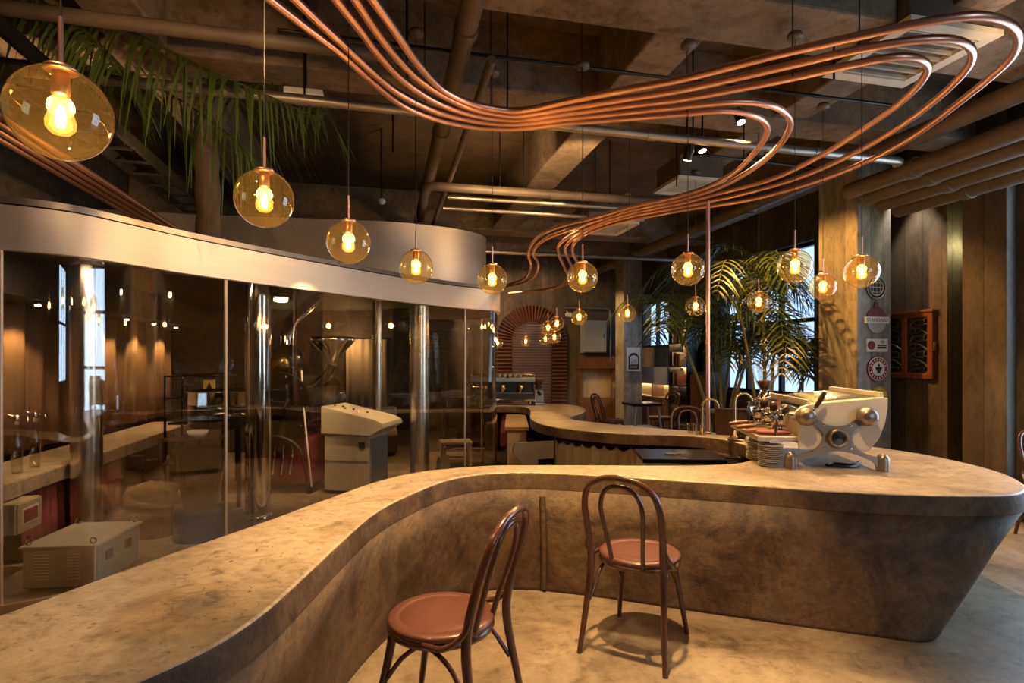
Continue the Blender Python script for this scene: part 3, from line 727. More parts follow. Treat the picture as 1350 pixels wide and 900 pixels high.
# small repaired rib and seam lines cast in the front
mb = MB()
for (u0, v0, u1, v1, w) in ((710, 647, 716, 770, .035),):
    p0 = Vector((.19, 3.555, .60)); p1 = Vector((.20, 3.572, .02))
    mb.tube([p0 + off, (p0 + p1) / 2 + off + Vector((.006, 0, 0)), p1 + off], [.018, .022, .02], 8)
mb.build('cast_rib', X['front'], bar)
# plank end of the low cupboard under the far bend and curtains hung under the back run
t = thing('storage_cupboard', 'tall narrow wooden cupboard under the far bend of the bar', 'cupboard', (.06, 7.9, 0))
MB().bx(-.12, .12, -.8, .8, 0, .62, .006).build('body', X['beigecloth'], t)
MB().bx(-.15, .15, -.84, .84, .58, .625, .006).build('top', X['shelfwood'], t)
for i in range(4): MB().bx(-.135, -.12, -.76 + i * .39, -.40 + i * .39, .03, .56, .004).build('door', X['brownwood'], t)
t = thing('end_panel', 'dark olive stepped side panel standing at the left end of the canvas curtain', 'panel', (.15, 5.93, 0), math.radians(20))
poly = [(0, 0), (.12, 0), (.12, .42), (.30, .42), (.30, .60), (-.14, .60), (-.16, .50), (-.04, .36), (0, .3)]
MB().prism([(x, z) for x, z in poly], 0, .03, FM).build('board', X['olive'], t)
t = thing('canvas_curtain', 'pleated olive canvas curtain hung under the back run of the bar', 'curtain', (1.0, 5.6, 0))
path = [Vector((p[0], p[1], 0)) for p in [(.46, 6.10), (.62, 5.90), (.82, 5.70), (1.02, 5.57), (1.3, 5.48), (1.60, 5.40), (1.78, 5.24)]]
fine = spl(path, 24)
rings = []
for j in range(9):
    z = .60 - j * .07; rr = []
    for i, p in enumerate(fine):
        t_ = (fine[min(i + 1, len(fine) - 1)] - fine[max(i - 1, 0)]).normalized(); nn = Vector((-t_.y, t_.x, 0))
        sag = -.035 * abs(math.sin(i * PI / 12)) if j == 0 else 0
        amp = (.010 + .022 * j / 8)
        rr.append(p + nn * (amp * math.sin(i * .62 + .5 * math.sin(i * .17)) + amp * .5 * math.sin(i * 1.3)) + Vector((-1.0, -5.6, z + sag)))
    rings.append(rr)
MB().loft(rings, False, False, True).build('cloth', X['canvas'], t).modifiers.new('thick', 'SOLIDIFY').thickness = .006
mb = MB(); mb.tube([p + Vector((-1.0, -5.6, .61)) for p in fine], .005, 6); mb.build('curtain_rail', X['blackmetal'], t)
for i in range(0, len(fine), 12):
    q = fine[i] + Vector((-1.0, -5.6, .605))
    MB().tube([q + Vector((0, .012 * math.cos(k * PI / 4), .012 * math.sin(k * PI / 4))) for k in range(8)], .003, 6, closed=True).build('ring', X['brass'], t)
# under counter fridge in the pit
t = thing('undercounter_fridge', 'low steel box fridge with dark flat lid in the pit behind the near bar', 'fridge', (1.35, 4.62, 0), math.radians(-4))
MB().bx(-.30, .30, -.22, .24, .05, .655, .006).build('body', X['steel'], t)
MB().bx(-.32, .32, -.24, .26, .655, .69, .006).build('lid', X['blackmetal'], t)
MB().box((-.05, -.02, .695), (.12, .05, .012), .004).build('lid_handle', X['brass'], t)
MB().bx(-.29, -.01, -.235, -.22, .1, .62, .004).bx(.01, .29, -.235, -.22, .1, .62, .004).build('front_doors', X['steel'], t)
t = thing('ice_bin', 'small steel topped bin in the pit beside the undercounter fridge', 'bin', (1.76, 4.75, 0), math.radians(-10))
MB().bx(-.08, .08, -.2, .2, 0, .66, .005).build('body', X['steel'], t)
MB().bx(-.10, .10, -.22, .22, .66, .68, .004).build('lid', X['chrome'], t)

# ------------------------------------------------------------------ bentwood chairs
def chair_parts(t, seatmat):
    W = X['walnut']
    MB().lathe([(0, .438), (.19, .438), (.205, .448), (.207, .462), (.198, .470), (.165, .470), (.160, .466), (.155, .468), (.08, .463), (0, .462)], 48).build('seat', seatmat, t)
    MB().tube([(.192 * math.cos(2 * PI * i / 40), .192 * math.sin(2 * PI * i / 40), .432) for i in range(40)], .016, 10, closed=True).build('seat_ring', W, t)
    half = [(.215, -.275, 0), (.198, -.235, .2), (.185, -.198, .42), (.184, -.205, .52), (.190, -.235, .64), (.188, -.268, .75), (.160, -.292, .835), (.09, -.305, .882), (0, -.31, .897)]
    L = spl(half, 6); full = L + [Vector((-p.x, p.y, p.z)) for p in reversed(L[:-1])]
    rr = [.0125 + .0055 * min(1, max(0, p.z / .4)) if p.z < .4 else (.018 if p.z < .55 else .018 - .003 * min(1, (p.z - .55) / .3)) for p in full]
    MB().tube(full, rr, 12).build('back_hoop', W, t)
    half = [(.078, -.178, .445), (.086, -.205, .54), (.100, -.243, .66), (.104, -.268, .745), (.082, -.284, .815), (.045, -.292, .845), (0, -.295, .853)]
    L = spl(half, 6); full = L + [Vector((-p.x, p.y, p.z)) for p in reversed(L[:-1])]
    MB().tube(full, .0115, 10).build('inner_hoop', W, t)
    for s in (-1, 1):
        P = spl([(s * .135, .130, .43), (s * .150, .150, .3), (s * .178, .190, .1), (s * .19, .21, 0)], 5)
        MB().tube(P, [.0175 - .006 * i / (len(P) - 1) for i in range(len(P))], 12).build('front_leg', W, t)
        P = spl([(s * .188, -.215, .565), (s * .21, -.20, .51), (s * .222, -.13, .455), (s * .208, -.04, .445)], 5)
        MB().tube(P, .011, 10).build('side_bracket', W, t)
        P = spl([(s * .188, -.21, .25), (s * .17, -.12, .37), (s * .162, -.02, .415), (s * .16, .06, .37), (s * .158, .155, .25)], 5)
        MB().tube(P, .009, 8).build('arched_brace', W, t)
    P = spl([(-.158, .160, .25), (-.09, .155, .375), (0, .15, .418), (.09, .155, .375), (.158, .160, .25)], 5)
    MB().tube(P, .009, 8).build('arched_brace', W, t)
def chair(label, x, y, face, group='bentwood cafe chairs'):
    t = thing('bentwood_chair', label, 'chair', (x, y, 0), math.atan2(-face[0], face[1]), group)
    return t
c1 = chair('bentwood chair with red brown seat, nearest, cut off by the picture bottom', -.275, 2.215, (-.93, .37)); chair_parts(c1, X['seat'])
c2 = dup(c1, (.66, 2.945, 0), math.atan2(-.52, .85), 'bentwood chair with red brown round seat, its back to the camera before the bar')
def face(dx, dy): return math.atan2(-dx, dy)
dup(c1, (4.39, 4.46, 0), face(-.12, -1.0), 'bentwood chair at the right picture edge beside the bar tip')
dup(c1, (2.02, 6.55, 0), face(-.3, -.95), 'bentwood chair behind the tap on the outer side of the back run')
dup(c1, (2.60, 10.0, 0), face(-.9, -.4), 'bentwood chair facing the small dark table before the lit bookcase')
dup(c1, (1.66, 9.5, 0), face(.95, .3), 'bentwood chair half hidden beside the far pillar base')
# small dark table by the far pillar
t = thing('side_table', 'small dark table with splayed pale legs in front of the far pillar', 'table', (2.18, 9.55, 0), TH)
MB().box((0, 0, .72), (.52, .5, .045), .012).build('tabletop', X['blackmetal'], t)
for sx in (-1, 1):
    for sy in (-1, 1): MB().tube([(sx * .2, sy * .19, .70), (sx * .27, sy * .25, 0)], .018, 8).build('leg', X['silver'], t)
MB().box((0, 0, .33), (.44, .42, .03), .008).build('lower_shelf', X['silver'], t)

# ------------------------------------------------------------------ globe pendants
def pend_proto(t, drop=1.37):
    MB().lathe([(.022, .0974)] + [(.1 * math.sin(a), .1 * math.cos(a)) for a in [.28 + (PI - .28) * i / 22 for i in range(23)]], 40).build('globe', X['globe'], t)
    MB().lathe([(0, .108), (.012, .108), (.03, .103), (.034, .096), (.028, .092), (.0, .092)], 24).build('cap', X['copper'], t)
    MB().lathe([(0, .093), (.0165, .093), (.018, .045), (.016, .040), (0, .040)], 20).build('lamp_holder', X['copper'], t)
    MB().cyl((0, 0, .105), (0, 0, .215), .0052, 12).build('stem', X['copper'], t)
    MB().cyl((0, 0, .21), (0, 0, drop), .0022, 8).build('cord', X['black'], t)
    b = MB().lathe([(.012, .042), (.0125, .03), (.016, .015), (.024, -.002), (.029, -.018), (.028, -.032), (.018, -.044), (0, -.048)], 24).build('bulb', X['bulb'], t)
    MB().lathe([(0, .022), (.005, .018), (.0085, .0), (.0105, -.018), (.007, -.030), (0, -.033)], 12).build('filament', X['fil'], b)
    MB().lathe([(0, drop + .028), (.035, drop + .026), (.045, drop + .01), (.045, drop - .008), (0, drop - .012)], 20).build('ceiling_rose', X['pipe'], t)
PENDS = []
plist = [(80, 150, 1.265, 'largest amber glass globe pendant, at the top left corner'),
         (348.5, 262, 2.0, 'amber glass globe pendant over the near bar, in front of the palm trunk'),
         (459.5, 319, 2.63, 'globe pendant in front of the steel drum, third from the left'),
         (548.5, 352, 3.35, 'globe pendant hanging before the steel fascia, above the curve of the bar'),
         (649, 368, 3.79, 'globe pendant at the right end of the steel fascia'),
         (768, 365, 3.71, 'globe pendant hanging alone beneath the middle of the copper S bend'),
         (907, 355, 3.49, 'globe pendant left of the vertical copper tube, upper of two there'),
         (1048, 351, 3.4, 'globe pendant left of the near pillar against the bright window'),
         (1136, 358, 3.49, 'rightmost globe pendant, in front of the near pillar signs'),
         (1085, 378, 4.34, 'globe pendant before the warm lit side of the near pillar'),
         (1000, 398, 5.25, 'globe pendant among the palm stems before the window'),
         (917, 404, 5.85, 'smaller globe pendant beside the vertical copper tube, lower of two'),
         (827, 413, 6.6, 'globe pendant in front of the far pillar, above the poster'),
         (763.5, 418, 7.2, 'globe pendant in front of the blue grey wall cabinet'),
         (734, 426.5, 7.7, 'globe pendant, largest and highest of the far cluster beside the arched shutter'),
         (722.5, 432, 8.3, 'globe pendant, second largest of the far cluster beside the arched shutter'),
         (731, 444.5, 9.0, 'globe pendant, lower right of the far cluster beside the arched shutter'),
         (719, 447, 10.0, 'globe pendant, lower left and smallest of the far cluster beside the arched shutter'),
         (693, 450, 10.9, 'tiny globe pendant hanging right in front of the arch opening'),
         (655.5, 452, 10.3, 'tiny globe pendant left of the arched shutter, outside the glass')]
pp = None
for (u, v, y, lab) in plist:
    p = D(u, v, y)
    if pp is None:
        pp = thing('globe_pendant', lab, 'pendant lamp', p, 0, 'amber globe pendants above the bar'); pend_proto(pp); q = pp
    else: q = dup(pp, p, 0, lab)
    PENDS.append(p)

# ------------------------------------------------------------------ copper tubes following the bar
def hp(v): return 3.0 - .26 * min(1, max(0, (v - 300) / 85.0))
def trace(px): return [H(u, v, hp(v)) for u, v in px]
TA = [(493, 2), (522, 43), (550, 83), (583, 118), (617, 135), (650, 143), (683, 146), (750, 133), (825, 118), (900, 104), (1033, 70), (1167, 40), (1233, 27), (1283, 21), (1317, 25), (1337, 36), (1343, 52), (1336, 72), (1317, 92), (1267, 133), (1200, 182), (1133, 217), (1050, 247), (983, 264), (900, 277),
      (830, 290), (794, 300), (770, 310), (757, 321), (755, 332), (760, 344), (762, 358), (748, 373), (715, 382), (671, 386.5)]
TB = [(470, 2), (500, 47), (525, 78), (550, 103), (583, 125), (617, 141), (650, 149), (683, 152), (750, 142), (825, 130), (900, 118), (1033, 88), (1133, 65), (1217, 52), (1260, 53), (1280, 64), (1280, 82), (1250, 117), (1200, 157), (1133, 198), (1050, 235), (967, 258), (900, 272),
      (830, 285), (782, 300), (757, 314), (746, 325), (747, 336), (753, 350), (755, 364), (742, 376), (710, 383.5), (671, 387)]
TCC = [(445, 2), (472, 36), (500, 73), (533, 107), (583, 138), (633, 153), (683, 157.5), (750, 149), (825, 139), (900, 130), (1033, 105), (1133, 83), (1183, 75), (1210, 77), (1223, 87), (1219, 101), (1193, 130), (1133, 173), (1080, 206), (1017, 236), (950, 254), (900, 267),
       (830, 281), (782, 297), (752, 311), (737, 323), (737, 335), (744, 352), (748, 366), (736, 377), (705, 384), (671, 387.5)]
TDD = [(392, 2), (420, 29), (450, 57), (483, 88), (517, 117), (550, 136), (583, 149), (633, 160), (683, 163), (750, 155.5), (825, 148), (900, 140), (967, 134), (1005, 136), (1030, 145), (1042, 160), (1037, 178), (1017, 203), (987, 226), (950, 246), (900, 262),
       (830, 277), (782, 292), (747, 304), (720, 315), (706, 326), (704, 336), (709, 346), (708, 358), (696, 370), (668, 378)]
TE = [(360, 2), (405, 37), (450, 71), (490, 107), (533, 140), (583, 159), (633, 168), (683, 169), (750, 162), (825, 156), (900, 150), (950, 146), (983, 149), (1005, 158), (1012, 170), (1007, 184), (990, 207), (967, 228), (933, 246), (900, 257),
      (830, 273), (782, 287), (735, 299), (711, 311), (699, 325), (697, 338), (700, 348), (698, 358), (688, 369), (664, 377)]
names = ['copper tube forming the widest loop at the far upper right', 'copper tube forming the middle of three wide loops at the right', 'copper tube forming the innermost of three wide loops at the right',
         'copper tube forming the outer of two tight loops at the centre', 'copper tube forming the inner of two tight loops at the centre']
for px, lab in zip([TA, TB, TCC, TDD, TE], names):
    pts = trace(px)
    d = (pts[0] - pts[1]).normalized()
    pts = [pts[0] + d * 1.6, pts[0] + d * .8] + pts
    o = MB().tube(spl(pts, 7), .0205, 12).build('copper_tube', X['copper'])
    tag(o, lab, 'pipe', 'curved copper tubes hung above the bar')
# the vertical tube that drops to the sink
t = thing('copper_standpipe', 'upright copper tube dropping from the copper bundle to the bar by the taps', 'pipe', (1.885, 5.47, .75))
MB().cyl((0, 0, 0), (0, 0, 2.23), .019, 14).build('tube', X['copper'], t)
MB().lathe([(.018, 0), (.035, 0), (.035, .012), (.02, .02), (.018, .02)], 18).build('floor_flange', X['copper'], t)
# thin hangers that carry the copper tubes
k = 0
for (u, v) in ((647, 166), (767, 160), (905, 148), (830, 280), (1000, 250), (1133, 68), (560, 140), (1045, 100)):
    p = H(u, v, 3.0)
    o = MB().cyl(p, (p.x, p.y, CH), .004, 6).build('hanger_wire', X['black'])
    tag(o, 'thin black hanger wire holding the curved copper tubes', 'wire', 'hanger wires of the copper tubes')
# ------------------------------------------------------------------ white espresso machine on the near end of the bar
MR = math.radians(-9.0)
em = thing('espresso_machine', 'white espresso machine with grey cross shaped side frame on the near end of the bar', 'coffee machine', (1.81, 3.70, TOPZ), MR)
EL = .86
side = [(.055, .12), (.47, .12), (.53, .20), (.568, .30), (.583, .40), (.585, .462), (.56, .466), (.115, .415), (.07, .40), (.035, .37), (.03, .335), (.05, .295)]
for y in (0, EL):
    m = Matrix.Translation((0, y + .03, 0)) @ FM
    o = MB().prism(side, 0, .03, m).build('side_panel', X['cream'], em)
    bv = o.modifiers.new('b', 'BEVEL'); bv.width = .006; bv.segments = 2
MB().prism([(.12, .13), (.46, .13), (.56, .30), (.57, .40), (.13, .37)], -EL, -.03, FM @ Matrix.Diagonal((1, 1, 1, 1))).build('body', X['steel'], em)
mb = MB()
tilt = math.atan2(.05, .45)
mm = Matrix.Translation((.115, 0, .397)) @ Matrix.Rotation(-tilt, 4, 'Y')
mb.bx(0, .46, .03, EL, 0, .012, m=mm).bx(0, .02, .03, EL, 0, .045, m=mm).bx(.44, .46, .03, EL, 0, .05, m=mm)
mb.build('cup_tray', X['cream'], em)
mb = MB()
for i in range(16): mb.cyl((.125, .07 + i * .05, .425), (.555, .07 + i * .05, .468), .0035, 6)
mb.build('tray_rails', X['chrome'], em)
cross = [(.055, .375), (.12, .368), (.16, .32), (.22, .287), (.278, .28), (.336, .287), (.39, .325), (.43, .375), (.47, .372), (.475, .315), (.42, .285), (.375, .25), (.36, .21), (.385, .15), (.44, .11), (.575, .06), (.585, .0), (.515, .0), (.50, .045), (.40, .095), (.278, .12), (.16, .095), (.045, .045), (.035, .0), (-.035, .0), (-.03, .065), (.115, .11), (.17, .15), (.196, .21), (.18, .25), (.135, .285), (.08, .31)]
cr = spl([(x, z, 0) for x, z in cross], 3, True)
for y in (-.018, EL + .03):
    o = MB().prism([(p.x, p.y) for p in cr], -.0, .018, Matrix.Translation((0, y + .018, 0)) @ FM).build('cross_frame', X['grey_metal'], em)
for (x, z) in ((.085, .34), (.445, .345)):
    m = Matrix.Translation((x, -.018, z)) @ Matrix.Rotation(PI / 2, 4, 'X')
    MB().lathe([(0, .075), (.03, .073), (.05, .06), (.058, .04), (.060, .0)], 32, m).build('side_knob', X['grey_metal'], em)
m = Matrix.Translation((.278, -.018, .205)) @ Matrix.Rotation(PI / 2, 4, 'X')
d = MB().lathe([(.044, .012), (.046, .03), (.056, .032), (.062, .02), (.062, 0)], 36, m).build('gauge_ring', X['grey_metal'], em)
MB().lathe([(0, .016), (.045, .014)], 32, m).build('gauge_face', X['chrome'], d)
for (x, z) in ((.20, .285), (.355, .285), (.20, .135), (.355, .135)): MB().lathe([(0, .006), (.008, .005), (.009, 0)], 10, Matrix.Translation((x, -.018, z)) @ Matrix.Rotation(PI / 2, 4, 'X')).build('screw', X['chrome'], em)
for x in (.0, .55):
    for y in (-.005, EL + .04): MB().lathe([(.038, 0), (.038, .06), (.035, .085), (.022, .104), (0, .11)], 24, Matrix.Translation((x, y, 0))).build('foot', X['grey_metal'], em)
# brew groups, portafilters
for i in range(3):
    y = .18 + i * .25
    g = MB().tube([(.14, y, .315), (.04, y, .325), (.0, y, .32)], .032, 18).lathe([(.0, .345), (.05, .34), (.056, .32), (.055, .27), (.04, .255), (0, .255)], 24, Matrix.Translation((-.01, y, 0))).build('brew_group', X['chrome'], em)
    pf = MB().lathe([(0, .255), (.047, .252), (.047, .225), (.03, .205), (.012, .19), (0, .19)], 22, Matrix.Translation((-.01, y, 0))).cyl((-.05, y, .235), (-.10, y, .228), .009, 10).build('portafilter', X['chrome'], em)
    MB().tube([(-.10, y, .228), (-.14, y, .223), (-.20, y, .216), (-.235, y, .212)], [.010, .0145, .0155, .011], 12).build('handle', X['handlewood'], pf)
    MB().ball((.02, y, .372), .034, 18, 10).build('group_cap', X['darkhandle'], em)
# drip tray and paddle
MB().bx(-.19, .10, .04, EL - .02, .165, .198, .004).build('drip_tray', X['steel'], em)
mb = MB()
for i in range(22): mb.bx(-.18, .09, .06 + i * .036, .068 + i * .036, .198, .203)
mb.build('tray_grille', X['chrome'], em)
pd = MB().tube([(.10, -.05, .35), (.14, -.06, .41)], .010, 10).build('paddle_lever', X['chrome'], em)
MB().tube([(.135, -.06, .405), (.16, -.065, .45), (.185, -.07, .50)], [.013, .016, .012], 12).build('handle', X['darkhandle'], pd)
pd = MB().tube([(-.03, .10, .34), (-.045, .10, .40)], .008, 10).build('paddle_lever', X['chrome'], em)
MB().tube([(-.045, .10, .40), (-.035, .10, .47)], [.011, .013], 12).build('handle', X['handlewood'], pd)
for y in (.05, EL - .06):
    s_ = MB().tube(spl([(.10, y, .37), (.0, y - .01, .40), (-.06, y - .01, .36), (-.075, y - .01, .26), (-.08, y - .01, .205)], 6), .006, 10).build('steam_wand', X['chrome'], em)
    MB().tube([(-.0785, y - .01, .23), (-.069, y - .01, .30)], .010, 10).build('grip', X['ink'], s_)
MB().tube(spl([(.5, .2, .02), (.42, .12, .012), (.32, .16, .012), (.25, .08, .012), (.36, .04, .012), (.45, .1, .012)], 6), .009, 8).build('power_cord', X['black'], em)
# folded cloth on the drip tray
def em_pt(x, y, z): return em.matrix_basis @ Vector((x, y, z))
def M_em(): return Matrix.Translation(Vector((1.81, 3.70, TOPZ))) @ Matrix.Rotation(MR, 4, 'Z')
o = thing('bar_cloth', 'folded pink cloth lying on the drip tray of the white espresso machine', 'cloth', M_em() @ Vector((-.06, .15, .203)), MR)
MB().lathe([(0, 0), (.10, 0), (.115, .012), (.10, .024), (.05, .028), (0, .03)], 20, Matrix.Diagonal((1, .62, 1, 1))).build('folds', X['redclay'], o)
# saucer stacks under the tray
sa = None
def ordw(i): return ['lowest', 'second from the bottom', 'third from the bottom', 'fourth from the bottom', 'fifth from the bottom', 'sixth from the bottom', 'seventh from the bottom', 'eighth from the bottom', 'ninth from the bottom', 'tenth from the bottom', 'topmost'][i]
for (lx, ly, cnt, where) in ((-.105, .06, 11, 'front stack beside the machine foot'), (-.12, .30, 10, 'rear stack under the drip tray')):
    for i in range(cnt):
        p = M_em() @ Vector((lx + rnd(-.004, .004), ly + rnd(-.004, .004), i * .0128))
        lab = 'saucer, ' + (ordw(i) if i < cnt - 1 else 'topmost') + ', in the ' + where
        if sa is None:
            sa = tag(MB().lathe([(0, 0), (.045, 0), (.05, .004), (.078, .012), (.080, .0145), (.074, .0135), (.048, .0075), (0, .006)], 36).build('saucer', X['ceramic']), lab, 'saucer', 'stacked saucers by the white espresso machine'); sa.location = p
        else:
            c = dup(sa, p, None, lab)
# grinder behind the machine
g = thing('coffee_grinder', 'coffee grinder with tall clear bean hopper behind the white espresso machine', 'grinder', (2.19, 4.92, TOPZ), 0)
MB().bx(-.09, .09, -.13, .13, 0, .03, .01).bx(-.075, .075, -.02, .12, .03, .30, .02).lathe([(.075, .28), (.08, .34), (.05, .42), (.045, .44), (0, .44)], 24).build('body', X['chrome'], g)
MB().tube([(0, -.02, .26), (0, -.10, .25), (0, -.12, .20)], .03, 14).build('chute', X['blackmetal'], g)
hpz = MB().lathe([(.042, .44), (.055, .47), (.095, .56), (.112, .63), (.116, .695), (.113, .695), (.108, .63), (.091, .56), (.052, .472), (.039, .445)], 32).build('hopper', X['clear'], g)
MB().lathe([(0, .445), (.036, .447), (.05, .475), (.072, .52), (.0, .535)], 24).build('beans', X['beans'], hpz)
MB().lathe([(0, .712), (.10, .71), (.118, .70), (.118, .693), (0, .693)], 32).build('lid', X['clear'], hpz)
# taps, glasses, screens, box
def tap(x, y, label, rz, h, r):
    t = thing('gooseneck_tap', label, 'tap', (x, y, TOPZ), rz, 'gooseneck taps at the bar sink')
    MB().lathe([(0, 0), (.03, 0), (.03, .01), (.018, .02), (.016, .06), (0, .06)], 18).build('base', X['brass'], t)
    pts = [(0, 0, .05), (0, 0, h - r)] + [(r - r * math.cos(a), 0, h - r + r * math.sin(a)) for a in [PI * i / 12 for i in range(1, 13)]] + [(2 * r, 0, h - r - .03)]
    MB().tube(pts, .0105, 12).build('spout', X['brass'], t)
    MB().tube([(0, -.02, .05), (0, -.07, .085)], .006, 8).build('lever', X['brass'], t)
tap(1.80, 5.38, 'brass gooseneck tap left of the vertical copper tube', 0.0, .335, .075)
tap(2.02, 5.16, 'brass gooseneck tap arching towards the white espresso machine', .2, .40, .09)
for (x, y, lab) in ((1.715, 5.46, 'short water glass, left one beside the left brass tap'), (1.755, 5.36, 'short water glass, right one beside the left brass tap')):
    t = MB().lathe([(0, 0), (.028, 0), (.033, .1), (.031, .1), (.026, .006), (0, .006)], 22).build('water_glass', X['clear']); t.location = (x, y, TOPZ)
    tag(t, lab, 'glass', 'water glasses by the tap')
t = thing('wooden_box', 'dark wooden box standing on the bar behind the brass taps', 'box', (2.12, 5.31, TOPZ), -.45)
MB().bx(-.20, .20, -.045, .045, 0, .235, .004).build('body', X['darkwood'], t)
MB().bx(-.205, .205, -.05, .05, .235, .25, .004).build('lid', X['darkwood'], t)
t = thing('sink_tray', 'shallow steel sink tray set in the bar top between tap and espresso machine', 'sink', (1.99, 5.03, TOPZ), 1.1)
mb = MB().bx(-.12, .12, -.06, .06, 0, .006, .002)
for s in (-1, 1): mb.bx(-.13, .13, s * .06 - .006, s * .06 + .006, 0, .018, .002).bx(s * .124 - .006, s * .124 + .006, -.06, .06, 0, .018, .002)
mb.build('basin', X['chrome'], t)
t = thing('utensil_tray', 'small steel tray of utensils on the bar edge beside the saucer stacks', 'tray', (1.80, 4.40, TOPZ), 1.45)
t.location = (1.99, 4.62, TOPZ)
MB().bx(-.15, .15, -.045, .045, 0, .012, .004).bx(-.15, .15, -.05, -.042, 0, .035, .002).bx(-.15, .15, .042, .05, 0, .035, .002).build('tray_body', X['chrome'], t)
for i in range(3): MB().tube([(-.13, -.02 + i * .02, .02), (.12, -.022 + i * .02, .022)], .006, 8).build('utensil', X['brass'] if i == 1 else X['chrome'], t)
t = thing('tablet_screen', 'small dark card reader with a lit screen behind the portafilter handles', 'card reader', (2.06, 4.90, TOPZ), .5)
MB().lathe([(0, 0), (.04, 0), (.04, .01), (.012, .02), (.010, .24), (0, .24)], 14).build('stand', X['blackmetal'], t)
mm = Matrix.Translation((0, -.01, .29)) @ Matrix.Rotation(-.3, 4, 'X')
MB().box((0, 0, 0), (.09, .014, .12), .006, m=mm).build('case', X['ink'], t)
MB().box((0, -.008, -.01), (.06, .002, .045), m=mm).build('screen', emission('screen_glow', (.55, .65, .9), 1.2), t)

# far bar: dark blue machine and a grinder
fm = thing('espresso_machine', 'wide dark blue espresso machine with brass groups on the far bar', 'coffee machine', (-.15, 9.07, TOPZ), 0)
MB().bx(-.48, .50, -.10, .22, .06, .20, .02).bx(-.48, .50, .02, .24, .16, .40, .03).build('body', X['navy'], fm)
MB().bx(-.50, .52, -.14, .23, .36, .425, .02).build('hood', X['skyblue'], fm)
MB().bx(-.49, .51, -.22, .02, .06, .10, .01).build('drip_tray', X['chrome'], fm)
MB().tube(spl([(-.48, -.13, .43), (-.48, -.13, .47), (.50, -.13, .47), (.50, -.13, .43)], 2), .008, 8).tube([(-.48, .2, .47), (.50, .2, .47)], .008, 8).build('cup_rail', X['brass'], fm)
for i in range(3):
    x = -.27 + i * .28
    g = MB().lathe([(0, .32), (.05, .32), (.05, .25), (.035, .22), (0, .22)], 18, Matrix.Translation((x, -.07, 0))).build('brew_group', X['brass'], fm)
    MB().tube([(x, -.10, .235), (x - .02, -.25, .20)], .014, 10).build('portafilter_handle', X['handlewood'], g)
for x in (-.4, .44):
    for y in (-.05, .2): MB().cyl((x, y, 0), (x, y, .07), .022, 10).build('foot', X['chrome'], fm)
for i in range(7):
    c = MB().lathe([(0, 0), (.02, 0), (.033, .05), (.035, .06), (.031, .06), (.02, .006), (0, .006)], 16).build('cup', X['ceramic'])
    c.location = (-.45 + .09 + i * .082, 9.0 + .07, TOPZ + .425)
    tag(c, ['leftmost', 'second', 'third', 'middle', 'fifth', 'sixth', 'rightmost'][i] + ' small cup on top of the far dark blue espresso machine', 'cup', 'cups on the far espresso machine')
g = thing('coffee_grinder', 'pale grinder with round top at the right end of the far dark machine', 'grinder', (.42, 9.0, TOPZ), .2)
MB().bx(-.09, .09, -.12, .12, 0, .03, .01).bx(-.07, .08, -.03, .10, .03, .24, .02).build('body', X['skyblue'], g)
MB().lathe([(.05, .24), (.045, .30), (.07, .36), (.07, .38), (0, .38)], 20).build('hopper', X['darkwood'], g)
MB().lathe([(0, .42), (.085, .42), (.09, .40), (.085, .375), (0, .375)], 22).build('lid', X['pipe'], g)
MB().cyl((-.01, -.03, .20), (-.01, -.12, .17), .025, 12).build('chute', X['blackmetal'], g)
# dark aprons hanging under the far bar
for i, (x, lab, m) in enumerate(((-.42, 'black apron hanging under the far bar, left of three', 'ink'), (-.27, 'black apron hanging under the far bar, middle of three', 'blackmetal'), (-.12, 'red trimmed apron hanging under the far bar, right of three', 'pinkcloth'))):
    t = thing('hanging_apron', lab, 'apron', (x, 8.93, .615), 0, 'aprons under the far bar')
    rings = []
    for j in range(7):
        z = -j * .085; w = .035 + .03 * min(1, j / 3)
        rings.append([Vector((w * math.cos(a) , .03 * math.sin(a) * (1 + .3 * math.sin(3 * a + j)), z)) for a in [2 * PI * k / 14 for k in range(14)]])
    MB().loft(rings, True, True, True).build('cloth', X[m], t)
    MB().tube([(0, 0, 0), (0, .0, .035)], .003, 6).build('strap', X['black'], t)

# ------------------------------------------------------------------ bookcase, wall console at the right
bk = thing('bookcase', 'tall dark open bookcase with warm lit shelves on the right wall', 'bookcase', R(5.57, 9.42, 0), TH)
SH = [.02, .31, .63, .98, 1.325, 1.755, 2.2]
MB().bx(-.30, 0, -.33, -.305, 0, 2.25).bx(-.30, 0, .305, .33, 0, 2.25).build('side_boards', X['blackmetal'], bk)
for z in SH: MB().bx(-.30, -.01, -.305, .305, z, z + .022).build('shelf', X['blackmetal'], bk)
MB().bx(-.012, 0, -.305, .305, 0, 2.22).build('back_panel', X['beigecloth'], bk)
MB().bx(-.28, -.012, -.008, .008, 0, .98).build('upright_divider', X['blackmetal'], bk)
for z in SH[1:]: MB().bx(-.05, -.035, -.29, .29, z - .008, z).build('light_strip', X['led'], bk)
ords = ['first', 'second', 'third', 'fourth', 'fifth', 'sixth', 'seventh', 'eighth', 'ninth']
